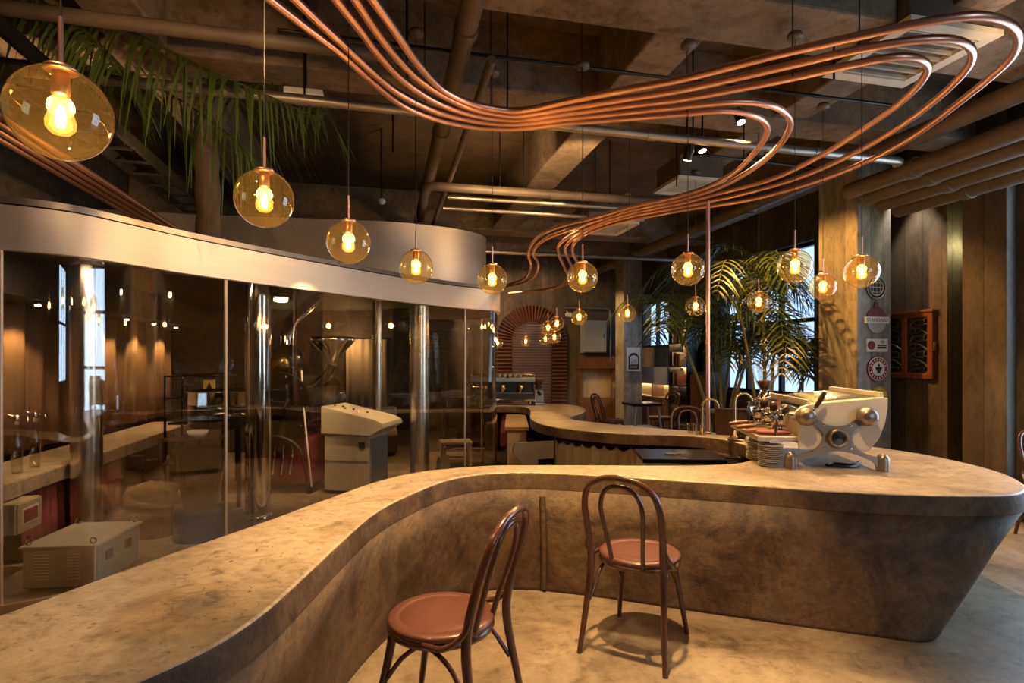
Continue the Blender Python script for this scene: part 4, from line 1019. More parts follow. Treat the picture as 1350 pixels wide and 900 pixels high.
for si, (z, cnt, nm) in enumerate(((1.755, 8, 'upper'), (1.325, 9, 'middle'), (.98, 6, 'lower'))):
    y = .29 if si != 1 else .28
    for i in range(cnt):
        w = rnd(.022, .042); h = rnd(.17, .26); d = rnd(.15, .19)
        ck = ['bookA', 'bookB', 'bookD', 'bookC', 'bookA', 'bookD'][random.randrange(6)]
        nmc = {'bookA': 'dark', 'bookB': 'tan', 'bookC': 'pale', 'bookD': 'red brown'}[ck]
        o = MB().bx(-d, 0, -w / 2, w / 2, 0, h, .003).build('book', X[ck])
        o.location = R(5.57, 9.42) + R(-.075, 0) + R(0, y - w / 2) + Vector((0, 0, z + .022)); o.rotation_euler.z = TH
        tag(o, nmc + ' book, ' + ords[i] + ' from the left on the ' + nm + ' lit shelf of the bookcase', 'book', 'books in the lit bookcase')
        y -= w + .003
wc = thing('wall_console', 'low wall console with a lit open slot left of the bookcase', 'cabinet', R(5.57, 9.8, 0), TH)
MB().bx(-.3, 0, 0, 2.0, .98, 1.32, .004).build('upper_box', X['bluebox'], wc)
MB().bx(-.3, 0, 0, 2.0, .70, .735, .003).build('lower_board', X['brownwood'], wc)
MB().bx(-.02, 0, 0, 2.0, .735, .98).build('slot_back', X['beigecloth'], wc)
MB().bx(-.28, -.02, .66, .69, .735, .98).build('divider', X['brownwood'], wc)
MB().bx(-.05, -.035, .03, 1.97, .972, .98).build('light_strip', X['led'], wc)
MB().bx(-.26, 0, 0, 2.0, 0, .70, .004).build('base', X['brownwood'], wc)
t = thing('dark_cabinet', 'dark wooden cabinet between bookcase and palms', 'cabinet', R(5.57, 8.62, 0), TH)
MB().bx(-.34, 0, -.3, .28, 0, 1.25, .006).build('body', X['darkwood'], t)
MB().bx(-.36, -.34, -.28, -.02, .06, 1.2, .004).bx(-.36, -.34, 0, .26, .06, 1.2, .004).build('door', X['brownwood'], t)
t = thing('wall_bench', 'low pale lit ledge under the palm window on the right wall', 'bench', R(5.57, 6.3, 0), TH)
MB().bx(-.45, 0, 0, 2.1, 0, .62, .01).build('base', X['brownwood'], t)
MB().bx(-.5, 0, 0, 2.1, .62, .67, .008).build('ledge', X['beigecloth'], t)

# ------------------------------------------------------------------ palms
def frond(mb, pts, L, n, droop, w, t0=.12, spread=1.0, lift=.25):
    P = spl(pts, 10); k = len(P) - 1
    mb.tube(P, [.010 * (1 - .75 * i / k) + .002 for i in range(k + 1)], 6)
    for i in range(n):
        t = t0 + (1 - t0) * (i + .5) / n
        q = t * k; j = min(int(q), k - 1)
        p = P[j].lerp(P[j + 1], q - j); T = (P[j + 1] - P[j]).normalized()
        S_ = T.cross(Vector((0, 0, 1)))
        S_ = S_.normalized() if S_.length > .05 else Vector((1, 0, 0))
        U = S_.cross(T).normalized()
        for sd in (-1, 1):
            ll = L * (.55 + .45 * math.sin(PI * min(1, (t - t0) / (1 - t0) * .85 + .12))) * rnd(.85, 1.1)
            if t > .85: ll *= 1 - (t - .85) * 3.0
            dr = (S_ * sd * spread * rnd(.8, 1.1) + T * rnd(.45, .75) + U * lift * rnd(.4, 1.3)).normalized()
            dn = Vector((0, 0, -1)) * droop * rnd(.75, 1.25)
            c = [p + dr * (ll * s) + dn * (ll * s * s) for s in (0, .22, .5, .78, 1.0)]
            vs, fs = [], []
            for a, q_ in enumerate(c):
                tg = (c[min(a + 1, 4)] - c[max(a - 1, 0)]).normalized()
                wd = tg.cross(U if abs(tg.dot(U)) < .9 else S_).normalized() * (w * (.55, 1, .95, .6, .06)[a])
                vs += [q_ - wd, q_ + Vector((0, 0, -.25 * w)), q_ + wd]
            for a in range(4):
                b = a * 3; fs += [(b, b + 1, b + 4, b + 3), (b + 1, b + 2, b + 5, b + 4)]
            mb.add(vs, fs, True)
def palm(name, label, base, stems, seed):
    random.seed(seed)
    t = thing(name, label, 'palm', base)
    for (dx, dy, h, lx, ly, nf, fl) in stems:
        P = spl([(dx, dy, 0.25), (dx + lx * .2, dy + ly * .2, h * .45), (dx + lx, dy + ly, h)], 8)
        k = len(P); MB().tube(P, [.028 - .012 * i / k for i in range(k)], 10).build('cane', X['cane'], t)
        top = P[-1]
        for i in range(nf):
            a = 2 * PI * i / nf + rnd(-.4, .4); r = fl * rnd(.75, 1.1); up = rnd(.25, .6)
            c, s = math.cos(a), math.sin(a)
            for _ in range(20):                   # fronds stay clear of the wall and the pillar
                tip = Vector(base) + top + Vector((c * r, s * r, 0)); ta = tip.x * CT + tip.y * ST; tb_ = -tip.x * ST + tip.y * CT
                if ta > 5.25 or (4.6 < ta and tb_ < 5.85): r *= .9
            pts = [top - Vector((0, 0, .12)), top + Vector((c * r * .22, s * r * .22, up * .75)), top + Vector((c * r * .6, s * r * .6, up * .95)), top + Vector((c * r, s * r, up * .35 - .12))]
            mb = MB(); frond(mb, pts, .40, 20, .55, .011); mb.build('frond', X['palm'], t)
    MB().lathe([(0, 0), (.20, 0), (.25, .30), (.26, .33), (.23, .33), (.22, .30), (0, .29)], 28).build('pot', X['darkwood'], t)
    return t
palm('potted_palm', 'tall bushy potted palm left of the bright window, arching over the bar', (2.72, 7.45, 0), [(-.08, 0, 1.75, -.45, -.15, 6, 1.0), (.05, .05, 2.2, -.05, .1, 6, 1.0), (.1, -.06, 1.95, .30, -.15, 6, .95), (.1, .1, 1.4, .25, .1, 5, .75)], 5)
palm('potted_palm', 'tall potted palm directly before the bright window, close to the near pillar', (3.12, 6.95, 0), [(-.1, 0, 2.15, -.25, .0, 6, 1.0), (.05, .05, 1.6, .1, .1, 6, .85), (.1, -.06, 1.2, .25, -.1, 5, .8), (-.02, .0, 2.4, .0, .1, 7, 1.0)], 9)
palm('potted_palm', 'shorter potted palm in front of the dark cabinet beside the bookcase', (3.05, 8.45, 0), [(0, 0, 1.95, -.25, -.25, 6, .85), (.08, .05, 1.7, .1, -.15, 5, .7)], 14)
random.seed(3)
# palm at the left whose fronds hang into the top left corner
tb = D(272, 300, 5.3)
lp = thing('hanging_palm', 'palm with thick brown trunk, fronds drooping over the glass room at top left', 'palm', (tb.x, tb.y, 2.36))
def lq(u, v, y): return D(u, v, y) - Vector((tb.x, tb.y, 2.36))
tp = [lq(275, 318, 5.3), lq(274, 250, 5.3), lq(270, 180, 5.3), lq(262, 110, 5.3), lq(256, 40, 5.3)]
tp[0].z = 0
MB().tube(spl(tp, 6), [.105 - .02 * math.sin(i * 1.9) * .4 for i in range(25)], 16).build('trunk', X['trunk'], lp)
for pts, L, n in ((([(-120, 30, 4.2), (-20, 8, 4.0), (90, 12, 3.8), (190, 50, 3.6), (270, 90, 3.45), (350, 125, 3.35), (425, 158, 3.3)]), .58, 70),
                  (([(-120, 70, 4.6), (-10, 45, 4.5), (80, 60, 4.3), (170, 95, 4.2), (250, 140, 4.1), (310, 185, 4.0), (335, 215, 4.0)]), .58, 54),
                  (([(256, 60, 5.2), (280, 75, 4.9), (315, 105, 4.6), (355, 112, 4.3), (400, 118, 4.1), (430, 150, 4.0)]), .45, 40),
                  (([(256, 70, 5.2), (225, 60, 5.0), (170, 70, 4.8), (120, 95, 4.7), (90, 130, 4.6)]), .52, 36),
                  (([(-100, -30, 3.8), (0, -20, 3.6), (70, 10, 3.4), (120, 50, 3.3), (150, 90, 3.25)]), .46, 40)):
    mb = MB(); frond(mb, [lq(*p) for p in pts], L, n, 1.0, .0085, .04, .7, .1); mb.build('frond', X['palm'], lp)
# ------------------------------------------------------------------ roasting room: fascia, drum, glass, columns
def P2(u, v, h): p = H(u, v, h); return (p.x, p.y, 0)
BL = 2.08
bpath = [(-3.8, 2.70, 0), (-3.5, 2.88, 0), (-3.22, 3.04, 0)] + [P2(u, v, BL) for u, v in ((0, 329), (50, 333), (100, 338), (160, 347), (220, 357), (300, 368.5), (375, 378.5), (450, 388), (500, 394.3), (550, 400.3), (600, 405.5), (633, 408.2), (648, 409.3))]
e = bpath[-1]
bpath += [(-.19, 7.4, 0), (-.20, 7.8, 0), (-.28, 8.3, 0), (-.50, 8.65, 0), (-.9, 8.74, 0), (-1.5, 8.74, 0)]
BP = spl(bpath, 5)
fas = thing('steel_fascia', 'curved brushed steel fascia band running along the top of the glass room', 'fascia', (-1.63, 5.43, BL))
fo = Vector((1.63, -5.43, -BL))
def sh(path, z0, z1, t): return MB().sheet(path, z0, z1, t, Matrix.Translation(fo))
sh(BP, BL, 2.335, .05).build('band', X['steel'], fas)
inn = off2(BP, .06)
inn = inn[:-22]
sh(inn, 2.335, 2.352, .06).build('shadow_gap', X['blackmetal'], fas)
sh(off2(BP, .035)[:-22], 2.352, 2.392, .05).build('top_rim', X['grey_metal'], fas)
# roof deck of the glass room
roof = [p for p in off2(BP, .05)]
poly = [(p.x, p.y) for p in roof] + [R(-.3, 9.74)[:2], R(A0 + .02, 9.74)[:2], R(A0 + .02, 3.5)[:2]]
tag(MB().prism(poly, 2.27, 2.335).build('ceiling_roastery', X['darkwall']), kind='structure')
# upper drum
dp = [(-4.78, 6.60, 0), (-3.97, 6.80, 0), (-2.9, 6.98, 0), (-2.13, 7.09, 0), (-1.5, 7.22, 0), (-1.02, 7.42, 0), (-.67, 7.66, 0), (-.45, 7.95, 0), (-.40, 8.2, 0), (-.50, 8.45, 0), (-.85, 8.6, 0), (-1.3, 8.62, 0)]
DP = spl(dp, 5)
MBd = MB().sheet(DP, 2.335, 3.2, .05)
o = tag(MBd.build('steel_drum', X['steel']), 'tall curved steel drum wall set back above the glass room', 'drum')
# glass panes
gp = off2(BP, .02)
# cut points by picture column
def col_of(p): return CX + F * p.x / p.y if p.y > .3 else -9999
cuts = [0]
for u in (3, 304):
    i = min(range(len(gp) // 2 + 20), key=lambda k: abs(col_of(gp[k]) - u)); cuts.append(i)
iend = min(range(len(gp)), key=lambda k: abs(col_of(gp[k]) - 612) if k < len(gp) - 26 else 9999)
cuts += [iend, len(gp) - 12, len(gp) - 1]
wg = thing('wall_glass', None, None, (-1.63, 5.43, 0), 0, None, 'structure')
go = Vector((1.63, -5.43, 0))
for a, b in zip(cuts[:-1], cuts[1:]):
    if b - a < 1: continue
    MB().sheet(gp[a:b + 1], .03, BL + .02, .012, Matrix.Translation(go)).build('pane', X['wall_glass'], wg)
for i in cuts[1:-1]:
    p = gp[i] + go; MB().cyl((p.x, p.y, 0.0), (p.x, p.y, BL), .011, 10).build('pane_edge', X['steel'], wg)
MB().sheet(gp, 0, .05, .03, Matrix.Translation(go)).build('floor_channel', X['steel'], wg)
# columns
def column(x, y, r, label, m='colsteel', hh=2.27):
    t = thing('steel_column', label, 'column', (x, y, 0), 0, 'steel columns inside the glass room')
    MB().lathe([(r, .0), (r, hh)], 40).build('shaft', X[m], t)
    MB().lathe([(r + .012, 0), (r + .012, .05), (r, .055)], 36).build('base_ring', X[m], t)
    MB().lathe([(r, hh - .06), (r + .01, hh - .055), (r + .01, hh)], 36).build('top_ring', X[m], t)
column(-3.44, 4.6, .11, 'thick steel column nearest the left edge, inside the glass room')
column(-2.33, 5.22, .11, 'steel column between the roaster and its dark bucket', 'chrome')
column(-1.075, 6.62, .112, 'bright steel column near the right end of the glass room')
column(-1.74, 7.35, .062, 'slim steel column behind the grey control cabinet')

# ------------------------------------------------------------------ left wall: curtain, soffit, lamps, concrete ledge
t = thing('pleated_curtain', 'long brown pleated curtain on the left wall inside the glass room', 'curtain', R(-3.05, 4.5, 0), TH)
rings = []
for z in (.66, 1.0, 1.5, 1.95):
    rings.append([Vector((.028 * math.sin(i * .75 + .4 * math.sin(i * .13)) + .012 * math.sin(i * 1.7), -3.6 + i * .0355, z)) for i in range(72, 240)])
MB().loft(rings, False, False, True).build('cloth', X['browncloth'], t).modifiers.new('t', 'SOLIDIFY').thickness = .008
tag(MB().bx(A0, -2.72, 3.5, 9.7, 1.95, 2.27).build('trim_2', X['darkwall'], None, None, TH), kind='structure')
SM = []
for (u, v, nm) in ((50, 402, 'first'), (167, 425, 'second'), (203, 432, 'third'), (232, 437, 'fourth')):
    tt = (u - CX) / F; y = -2.82 / (CT * tt + ST); p = D(u, v, y)
    t = thing('ceiling_spotlight', 'small bright spotlight under the dark soffit before the brown curtain, ' + nm + ' from the left', 'spotlight', (p.x, p.y, 1.95), 0, 'spotlights along the brown curtain')
    MB().lathe([(0, 0), (.03, 0), (.03, -.03), (.024, -.034)], 16).build('lamp_body', X['chrome'], t)
    MB().lathe([(0, -.045), (.018, -.042), (.024, -.034), (0, -.034)], 16).build('lamp_face', X['spotface'], t)
    SM.append(Vector((p.x, p.y, 1.88)))
lg = thing('concrete_ledge', 'rough concrete ledge along the brown curtain inside the glass room', 'ledge', R(-2.45, 4, 0), TH)
MB().bx(-.56, 0, -.13, 4.6, .50, .62, .012).build('slab', X['top'], lg)
for y in (.9, 2.2, 3.6): MB().bx(-.5, -.1, y - .05, y + .05, 0, .50, .006).build('support', X['beigecloth'], lg)
t = thing('switch_box', 'yellowed metal switch box with a small red picture plate under the ledge', 'box', R(-2.36, 4.56, .285), TH)
MB().bx(-.2, 0, -.14, .14, 0, .21, .008).build('body', X['yellowpaint'], t)
p_ = MB().bx(0, .012, -.135, .135, .005, .205, .004).build('door', X['yellowpaint'], t)
MB().bx(.012, .015, -.09, .09, .055, .165).build('plate_border', X['paper'], p_)
MB().bx(.015, .018, -.078, .078, .067, .153).build('picture_plate', X['pinkcloth'], p_)
for i, (b0, b1, lab) in enumerate(((4.75, 5.35, 'faded red cloth hung under the concrete ledge, nearer one'), (5.55, 6.4, 'faded red cloth hung under the concrete ledge, farther one'))):
    t = thing('hanging_cloth', lab, 'cloth', R(-2.52, b0, 0), TH, 'red cloths under the ledge')
    rings = []
    for z in (.03, .2, .35, .495): rings.append([Vector((.02 * math.sin(k * .9) + .03 * (.5 - z), (b1 - b0) * k / 40, z)) for k in range(41)])
    MB().loft(rings, False, False, True).build('cloth', X['pinkcloth'], t).modifiers.new('t', 'SOLIDIFY').thickness = .006
# bottle taps on the ledge
for (u, lab) in ((22, 'slim glass siphon with chrome tap on the ledge, left of two'), (46, 'slim glass siphon with chrome tap on the ledge, right of two')):
    tt = (u - CX) / F; y = -2.62 / (CT * tt + ST); p = Vector((tt * y, y, .62))
    t = thing('glass_siphon', lab, 'siphon', p, 0, 'glass siphons on the ledge')
    MB().lathe([(0, 0), (.035, 0), (.035, .2), (.012, .3), (.012, .36), (.010, .36), (.010, .3), (.032, .2), (.032, .004), (0, .004)], 20).build('bottle', X['clear'], t)
    MB().lathe([(0, .43), (.02, .43), (.026, .40), (.016, .355), (0, .355)], 16).tube([(0, 0, .41), (.08, 0, .41), (.085, 0, .38)], .008, 8).tube([(0, 0, .40), (-.07, 0, .43)], .007, 8).build('tap_head', X['chrome'], t)
# transformer box with lifting eyes
tr = thing('transformer_box', 'small grey louvred steel box with lifting eyes on the floor at the lower left', 'box', (-2.88, 3.84, 0), math.radians(6))
MB().bx(-.21, .21, -.26, .26, .02, .27, .006).build('body', X['greypaint'], tr)
MB().bx(-.225, .225, -.275, .275, .27, .285, .003).build('lid', X['greypaint'], tr)
for c in (-.10, .08):
    mb = MB()
    for i in range(9): mb.box((c, -.262, .075 + i * .019), (.085, .012, .008), .003)
    mb.build('louvre', X['white'], tr)
for (x, y) in ((-.19, -.24), (.19, -.24), (-.19, .24), (.19, .24)):
    mb = MB().tube([(x + .018 * math.cos(k * PI / 6), y, .305 + .018 * math.sin(k * PI / 6)) for k in range(12)], .005, 8, closed=True).cyl((x, y, .28), (x, y, .29), .010, 10)
    mb.build('lifting_eye', X['chrome'], tr)
MB().bx(.208, .215, -.24, .24, .03, .26, .003).build('side_door', X['bluebox'], tr)
for y in (-.12, .10): MB().bx(.215, .225, y - .035, y + .035, .15, .21, .003).build('door_latch', X['ink'], tr)
for (u0, sc, lab) in ((0, 1.0, 'large slumped burlap sack behind the grey louvred box'), (1, .8, 'smaller burlap sack lying on top of the large one')):
    t = thing('burlap_sack', lab, 'sack', (-3.05 + .03 * u0, 4.76 + .02 * u0, .0 if u0 == 0 else .236), .3, 'burlap sacks')
    rings = []
    for j in range(9):
        z = .24 * sc * j / 8; r = (.245 * (1 - .25 * (j / 8)) if j < 7 else .245 * (.55 - .3 * (j - 7))) * sc
        rings.append([Vector((r * (1 + .08 * math.sin(5 * a + j)) * math.cos(a) * 1.15, r * (1 + .07 * math.sin(4 * a + 2 * j)) * math.sin(a) * .8, z + .012 * math.sin(3 * a + j))) for a in [2 * PI * k / 30 for k in range(30)]])
    rings[0] = [Vector((p.x * .93, p.y * .93, 0)) for p in rings[0]]
    MB().loft(rings, True, True, True).build('sack_body', X['burlap'], t)
# rack with pots
rk = thing('storage_rack', 'dark wooden rack with shallow pans beside the black roaster', 'rack', (-2.85, 5.1, 0), .2)
for sx in (-.22, .22):
    for sy in (-.12, .12): MB().bx(sx - .018, sx + .018, sy - .018, sy + .018, 0, .78, .004).build('post', X['darkwood'], rk)
for z in (.12, .33, .54, .74): MB().bx(-.24, .24, -.14, .14, z, z + .022, .004).build('shelf', X['darkwood'], rk)
for (z, x, r, lab) in ((.142, -.08, .10, 'pale shallow pan on the lowest shelf of the dark rack'), (.352, .05, .11, 'pale shallow pan on the second shelf of the dark rack'), (.562, -.06, .10, 'pale shallow pan on the third shelf of the dark rack'), (.762, .03, .09, 'pale bowl on the top of the dark rack')):
    p = rk.location + Matrix.Rotation(.2, 3, 'Z') @ Vector((x, 0, z))
    o = MB().lathe([(0, 0), (r * .7, 0), (r, .06), (r * .97, .06), (r * .68, .006), (0, .006)], 24).build('shallow_pan', X['ceramic']); o.location = p
    tag(o, lab, 'pan', 'pans on the dark rack')
pl = thing('iron_stand', 'small black iron stand with flat leaves before the faded red cloth', 'stand', D(190, 640, 5.6) * 1.0, 0)
pl.location = Vector((D(188, 640, 5.7).x, 5.7, 0))
MB().lathe([(0, 0), (.08, 0), (.08, .012), (.01, .02), (.008, .50), (0, .5)], 14).build('stem', X['blackmetal'], pl)
for i, (z, a) in enumerate(((.24, 0), (.31, 2.1), (.37, 4.0), (.43, 1.0), (.48, 3.0))):
    MB().lathe([(0, 0), (.07, .006), (.075, .012), (0, .012)], 14, Matrix.Translation((.07 * math.cos(a), .07 * math.sin(a), z))).build('disc', X['blackmetal'], pl)

# ------------------------------------------------------------------ coffee roaster
ro = thing('coffee_roaster', 'black drum coffee roaster with steel cooling tray behind the curved glass', 'roaster', (-2.55, 6.45, 0), math.radians(-6))
MB().bx(-.30, .42, -.25, .45, .10, .62, .02).build('burner_base', X['maroon'], ro)
mb = MB()
for sx in (-.25, .36):
    for sy in (-.2, .4): mb.cyl((sx, sy, 0), (sx, sy, .11), .03, 12)
mb.build('feet', X['blackmetal'], ro)
mb = MB().tube([(.10, -.34, .96), (.10, .62, .96)], .34, 40); mb.build('drum', X['blackgloss'], ro)
fp = MB().tube([(.10, -.40, .96), (.10, -.34, .96)], .37, 40).build('front_plate', X['blackmetal'], ro)
mb = MB()
for k in range(10): a = 2 * PI * k / 10; mb.cyl((.10 + .335 * math.cos(a), -.41, .96 + .335 * math.sin(a)), (.10 + .335 * math.cos(a), -.39, .96 + .335 * math.sin(a)), .014, 8)
mb.build('plate_bolts', X['chrome'], fp)
MB().bx(.0, .20, -.44, -.40, .86, 1.02, .01).build('discharge_door', X['blackmetal'], fp)
MB().tube(spl([(.16, -.44, .94), (.24, -.52, .97), (.30, -.55, 1.06)], 4), .012, 8).build('lever', X['brass'], fp)
# cooling tray
mm = Matrix.Translation((-.28, -.62, 0))
MB().lathe([(.0, 1.0), (.38, 1.0), (.40, 1.02), (.40, 1.13), (.42, 1.14), (.42, 1.15), (.39, 1.15), (.385, 1.02), (0, 1.015)], 48, mm).build('cooling_tray', X['chrome'], ro)
MB().lathe([(.37, .78), (.39, .80), (.39, 1.0), (0, 1.0)], 40, mm).build('tray_casing', X['blackgloss'], ro)
st = MB().cyl((-.28, -.62, 1.015), (-.28, -.62, 1.12), .02, 12).build('stirrer_post', X['chrome'], ro)
for a in (0.3, 1.87, 3.44, 5.0): MB().tube([(-.28, -.62, 1.10), (-.28 + .33 * math.cos(a), -.62 + .33 * math.sin(a), 1.05)], .010, 8).build('stirrer_arm', X['chrome'], st)
mb = MB()
for a in (.8, 2.4, 4.0, 5.5): mb.cyl((-.28 + .3 * math.cos(a), -.62 + .3 * math.sin(a), 0), (-.28 + .3 * math.cos(a), -.62 + .3 * math.sin(a), .80), .022, 10)
mb.build('tray_legs', X['blackmetal'], ro)
# blower, hopper, ducts
m = Matrix.Translation((.02, -.05, 1.42)) @ Matrix.Rotation(PI / 2, 4, 'X')
MB().lathe([(.0, -.07), (.19, -.07), (.215, -.03), (.215, .03), (.19, .07), (0, .07)], 36, m).build('blower_casing', X['blackgloss'], ro)
MB().lathe([(0, .16), (.085, .16), (.10, .14), (.10, .07)], 28, m).build('blower_motor', X['brass'], ro)
MB().tube(spl([(.02, -.05, 1.62), (.02, .0, 1.85), (.05, .3, 2.05), (.1, .5, 2.2)], 6), .07, 18).build('exhaust_duct', X['chrome'], ro)
MB().lathe([(.05, 1.38), (.06, 1.46), (.25, 1.66), (.26, 1.72), (.245, 1.72), (.235, 1.665), (.045, 1.465)], 32, Matrix.Translation((.46, .15, 0))).build('bean_hopper', X['chrome'], ro)
MB().tube([(.46, .15, 1.40), (.40, .12, 1.26), (.30, .1, 1.18)], .055, 16).build('feed_pipe', X['blackmetal'], ro)
MB().tube(spl([(.33, -.32, 1.34), (.40, -.40, .9), (.47, -.45, .45), (.48, -.4, .12)], 6), .010, 8).build('hose', X['paper'], ro)
MB().tube(spl([(.02, -.42, .62), (.15, -.5, .66), (.36, -.48, .56), (.44, -.46, .3), (.45, -.4, .1)], 6), .014, 8).build('cable', X['ink'], ro)
mb = MB()
for i in range(5): mb.tube(spl([(-.2 + i * .1, -.27, .52), (-.18 + i * .1, -.32, .40 - .03 * (i % 2)), (-.22 + i * .1, -.28, .22)], 4), .014, 8)
mb.build('gas_valves', X['chrome'], ro)
rl = thing('mesh_bin_rack', 'black railed mesh rack with a small yellow warning plate left of the roaster', 'rack', (-3.6, 6.62, 0), .1)
mb = MB()
for z in (1.02, 1.27): mb.tube([(-.32, -.2, z), (.30, -.2, z), (.30, .2, z), (-.32, .2, z)], .011, 8, closed=True)
for i in range(22): x = -.32 + .62 * i / 21; mb.cyl((x, -.2, 1.02), (x, -.2, 1.27), .003, 6)
mb.build('mesh_basket', X['blackmetal'], rl)
for sx in (-.32, .30):
    for sy in (-.2, .2): MB().cyl((sx, sy, 0), (sx, sy, 1.27), .014, 8).build('leg', X['blackmetal'], rl)
MB().bx(-.30, .28, -.18, .18, .72, .75, .004).build('shelf', X['blackmetal'], rl)
w_ = MB().bx(.10, .23, -.222, -.216, 1.10, 1.23, .002).build('warning_plate', pm('warning_yellow', (.62, .50, .16), None, 4, .5), rl)
MB().prism([(.125, 1.12), (.205, 1.12), (.165, 1.205)], .222, .225, FM).build('warning_triangle', X['ink'], w_)
bk2 = thing('black_bucket', 'tall black tapered bucket standing on a drum in front of the roaster', 'bucket', (-2.56, 4.68, 0), 0)
MB().lathe([(0, 0), (.20, 0), (.205, .22), (.19, .26), (0, .26)], 32).build('drum_base', X['blackmetal'], bk2)
MB().lathe([(0, .262), (.13, .262), (.20, .72), (.21, .73), (.19, .73), (.12, .29), (0, .29)], 32).build('bucket', X['blackgloss'], bk2)
# control cabinet
cc = thing('control_cabinet', 'grey steel control cabinet with sloping button console beside the roaster', 'cabinet', (-1.72, 6.3, 0), math.radians(-10))
MB().bx(-.30, .22, -.16, .34, .04, .64, .008).build('body', X['greypaint'], cc)
prof = [(-.32, .66), (.24, .64), (.40, .73), (.385, .78), (.30, .82), (-.32, .955)]
o = MB().prism(prof, -.36, .20, FM).build('console', X['greypaint'], cc)
b_ = o.modifiers.new('b', 'BEVEL'); b_.width = .008; b_.segments = 2
mb = MB().bx(-.305, .215, -.166, -.16, .36, .362); mb.build('panel_joint', X['ink'], cc)
MB().bx(.10, .17, -.168, -.16, .50, .57, .003).build('latch', X['ink'], cc)
MB().bx(.22, .235, -.14, .32, .06, .60, .004).build('side_door', X['bluebox'], cc)
sl = math.atan2(.135, .62)
for i, (fx, fy, m) in enumerate(((.1, -.05, 'pinkcloth'), (.2, .02, 'ink'), (.3, -.06, 'ink'), (.42, .0, 'ink'), (.55, -.05, 'paper'), (.66, .03, 'ink'), (.8, -.04, 'paper'))):
    x = -.32 + .62 * fx; z = .955 - .135 * fx
    MB().lathe([(0, .018), (.013, .016), (.015, 0)], 12, Matrix.Translation((x, .05 + fy, z))).build('button', X[m], cc)
MB().bx(-.24, .16, -.1, .28, 0, .04).build('plinth', X['ink'], cc)
# steel trolley and stool inside the right end of the glass room
t = thing('steel_trolley', 'small steel trolley carrying a steel box in the right end of the glass room', 'trolley', (-.66, 7.72, 0), .05)
for sx in (-.26, .26):
    for sy in (-.18, .18): MB().cyl((sx, sy, .04), (sx, sy, .80), .012, 8).build('leg', X['chrome'], t)
for z in (.28, .80): MB().bx(-.29, .29, -.21, .21, z, z + .025, .004).build('shelf', X['chrome'], t)
for sx in (-.26, .26):
    for sy in (-.18, .18): MB().ball((sx, sy, .022), .022, 12, 8).build('caster', X['ink'], t)
t = thing('steel_container', 'steel food container on top of the small trolley', 'container', (-.72, 7.72, .825), .05)
MB().bx(-.16, .16, -.12, .12, 0, .13, .01).build('box', X['chrome'], t)
MB().bx(-.165, .165, -.125, .125, .13, .145, .004).build('lid', X['chrome'], t)
t = thing('glass_canister', 'tall clear glass canister on the small trolley', 'canister', (-.50, 7.70, .825), 0)
MB().lathe([(0, 0), (.06, 0), (.06, .26), (.057, .26), (.057, .006), (0, .006)], 24).build('jar', X['clear'], t)
MB().lathe([(0, .28), (.062, .278), (.064, .258), (0, .258)], 24).build('lid', X['brass'], t)
t = thing('wooden_stool', 'pale wooden low stool frame before the small trolley', 'stool', (-.72, 7.25, 0), .2)
MB().bx(-.2, .2, -.16, .16, .40, .43, .008).build('seat', X['beigecloth'], t)
for sx in (-.17, .17):
    for sy in (-.13, .13): MB().tube([(sx, sy, .40), (sx * 1.1, sy * 1.1, 0)], .015, 8).build('leg', X['beigecloth'], t)
for sy in (-.135, .135): MB().cyl((-.17, sy, .2), (.17, sy, .2), .010, 8).build('stretcher', X['beigecloth'], t)
t = thing('paper_bag', 'crumpled clear paper bag on the floor behind the right steel column', 'bag', (-.86, 7.08, 0), .4)
rings = []
for j in range(6):
    z = .05 * j; r = .10 - .006 * j
    rings.append([Vector((r * (1 + .12 * math.sin(5 * a + 3 * j)) * math.cos(a), r * (.7 + .1 * math.sin(7 * a + j)) * math.sin(a), z + (.03 * math.sin(6 * a) if j == 5 else 0))) for a in [2 * PI * k / 24 for k in range(24)]])
MB().loft(rings, True, True, True).build('bag_body', X['canvas'], t)
# back of the roasting room: lit pale curtain, bench, plant
t = thing('pale_curtain', 'pale lit curtain panel at the back of the roasting room', 'curtain', R(-.55, 9.66, 0), TH)
rings = []
for z in (.45, 1.0, 1.8): rings.append([Vector((i * .0185, .02 * math.sin(i * .9), z)) for i in range(36)])
MB().loft(rings, False, False, True).build('cloth', X['beigecloth'], t).modifiers.new('t', 'SOLIDIFY').thickness = .008
MB().tube([(-.05, 0, 1.81), (.72, 0, 1.81)], .012, 8).build('curtain_rail', X['blackmetal'], t)
t = thing('lounge_bench', 'low cushioned bench at the back of the roasting room', 'bench', R(-.25, 9.0, 0), TH)
MB().bx(-.7, .5, -.25, .25, .05, .30, .02).build('base', X['darkwood'], t)
MB().bx(-.7, .5, -.25, .25, .30, .42, .04).build('seat_cushion', X['beigecloth'], t)
MB().bx(-.7, .5, .14, .27, .42, .72, .04).build('back_cushion', X['bluebox'], t)
t = thing('potted_plant', 'small bushy plant in a pale pot before the pale lit curtain', 'plant', R(-1.15, 9.3, .0), 0)
MB().lathe([(0, .0), (.13, 0), (.16, .9), (.17, .95), (0, .95)], 24).build('pot', X['ceramic'], t)
mb = MB(); random.seed(21)
for i in range(70):
    a = rnd(0, 2 * PI); r = rnd(.05, .24); h = rnd(.02, .24); c, s = math.cos(a), math.sin(a)
    b = Vector((0, 0, .95)); e2 = Vector((c * r, s * r, .95 + h)); wd = Vector((-s, c, 0)) * .02; md = (b + e2) / 2 + Vector((0, 0, .04))
    mb.add([b - wd * .3, b + wd * .3, md - wd, md + wd, e2], [(0, 1, 3, 2), (2, 3, 4)], True)
mb.build('foliage', X['palm'], t)
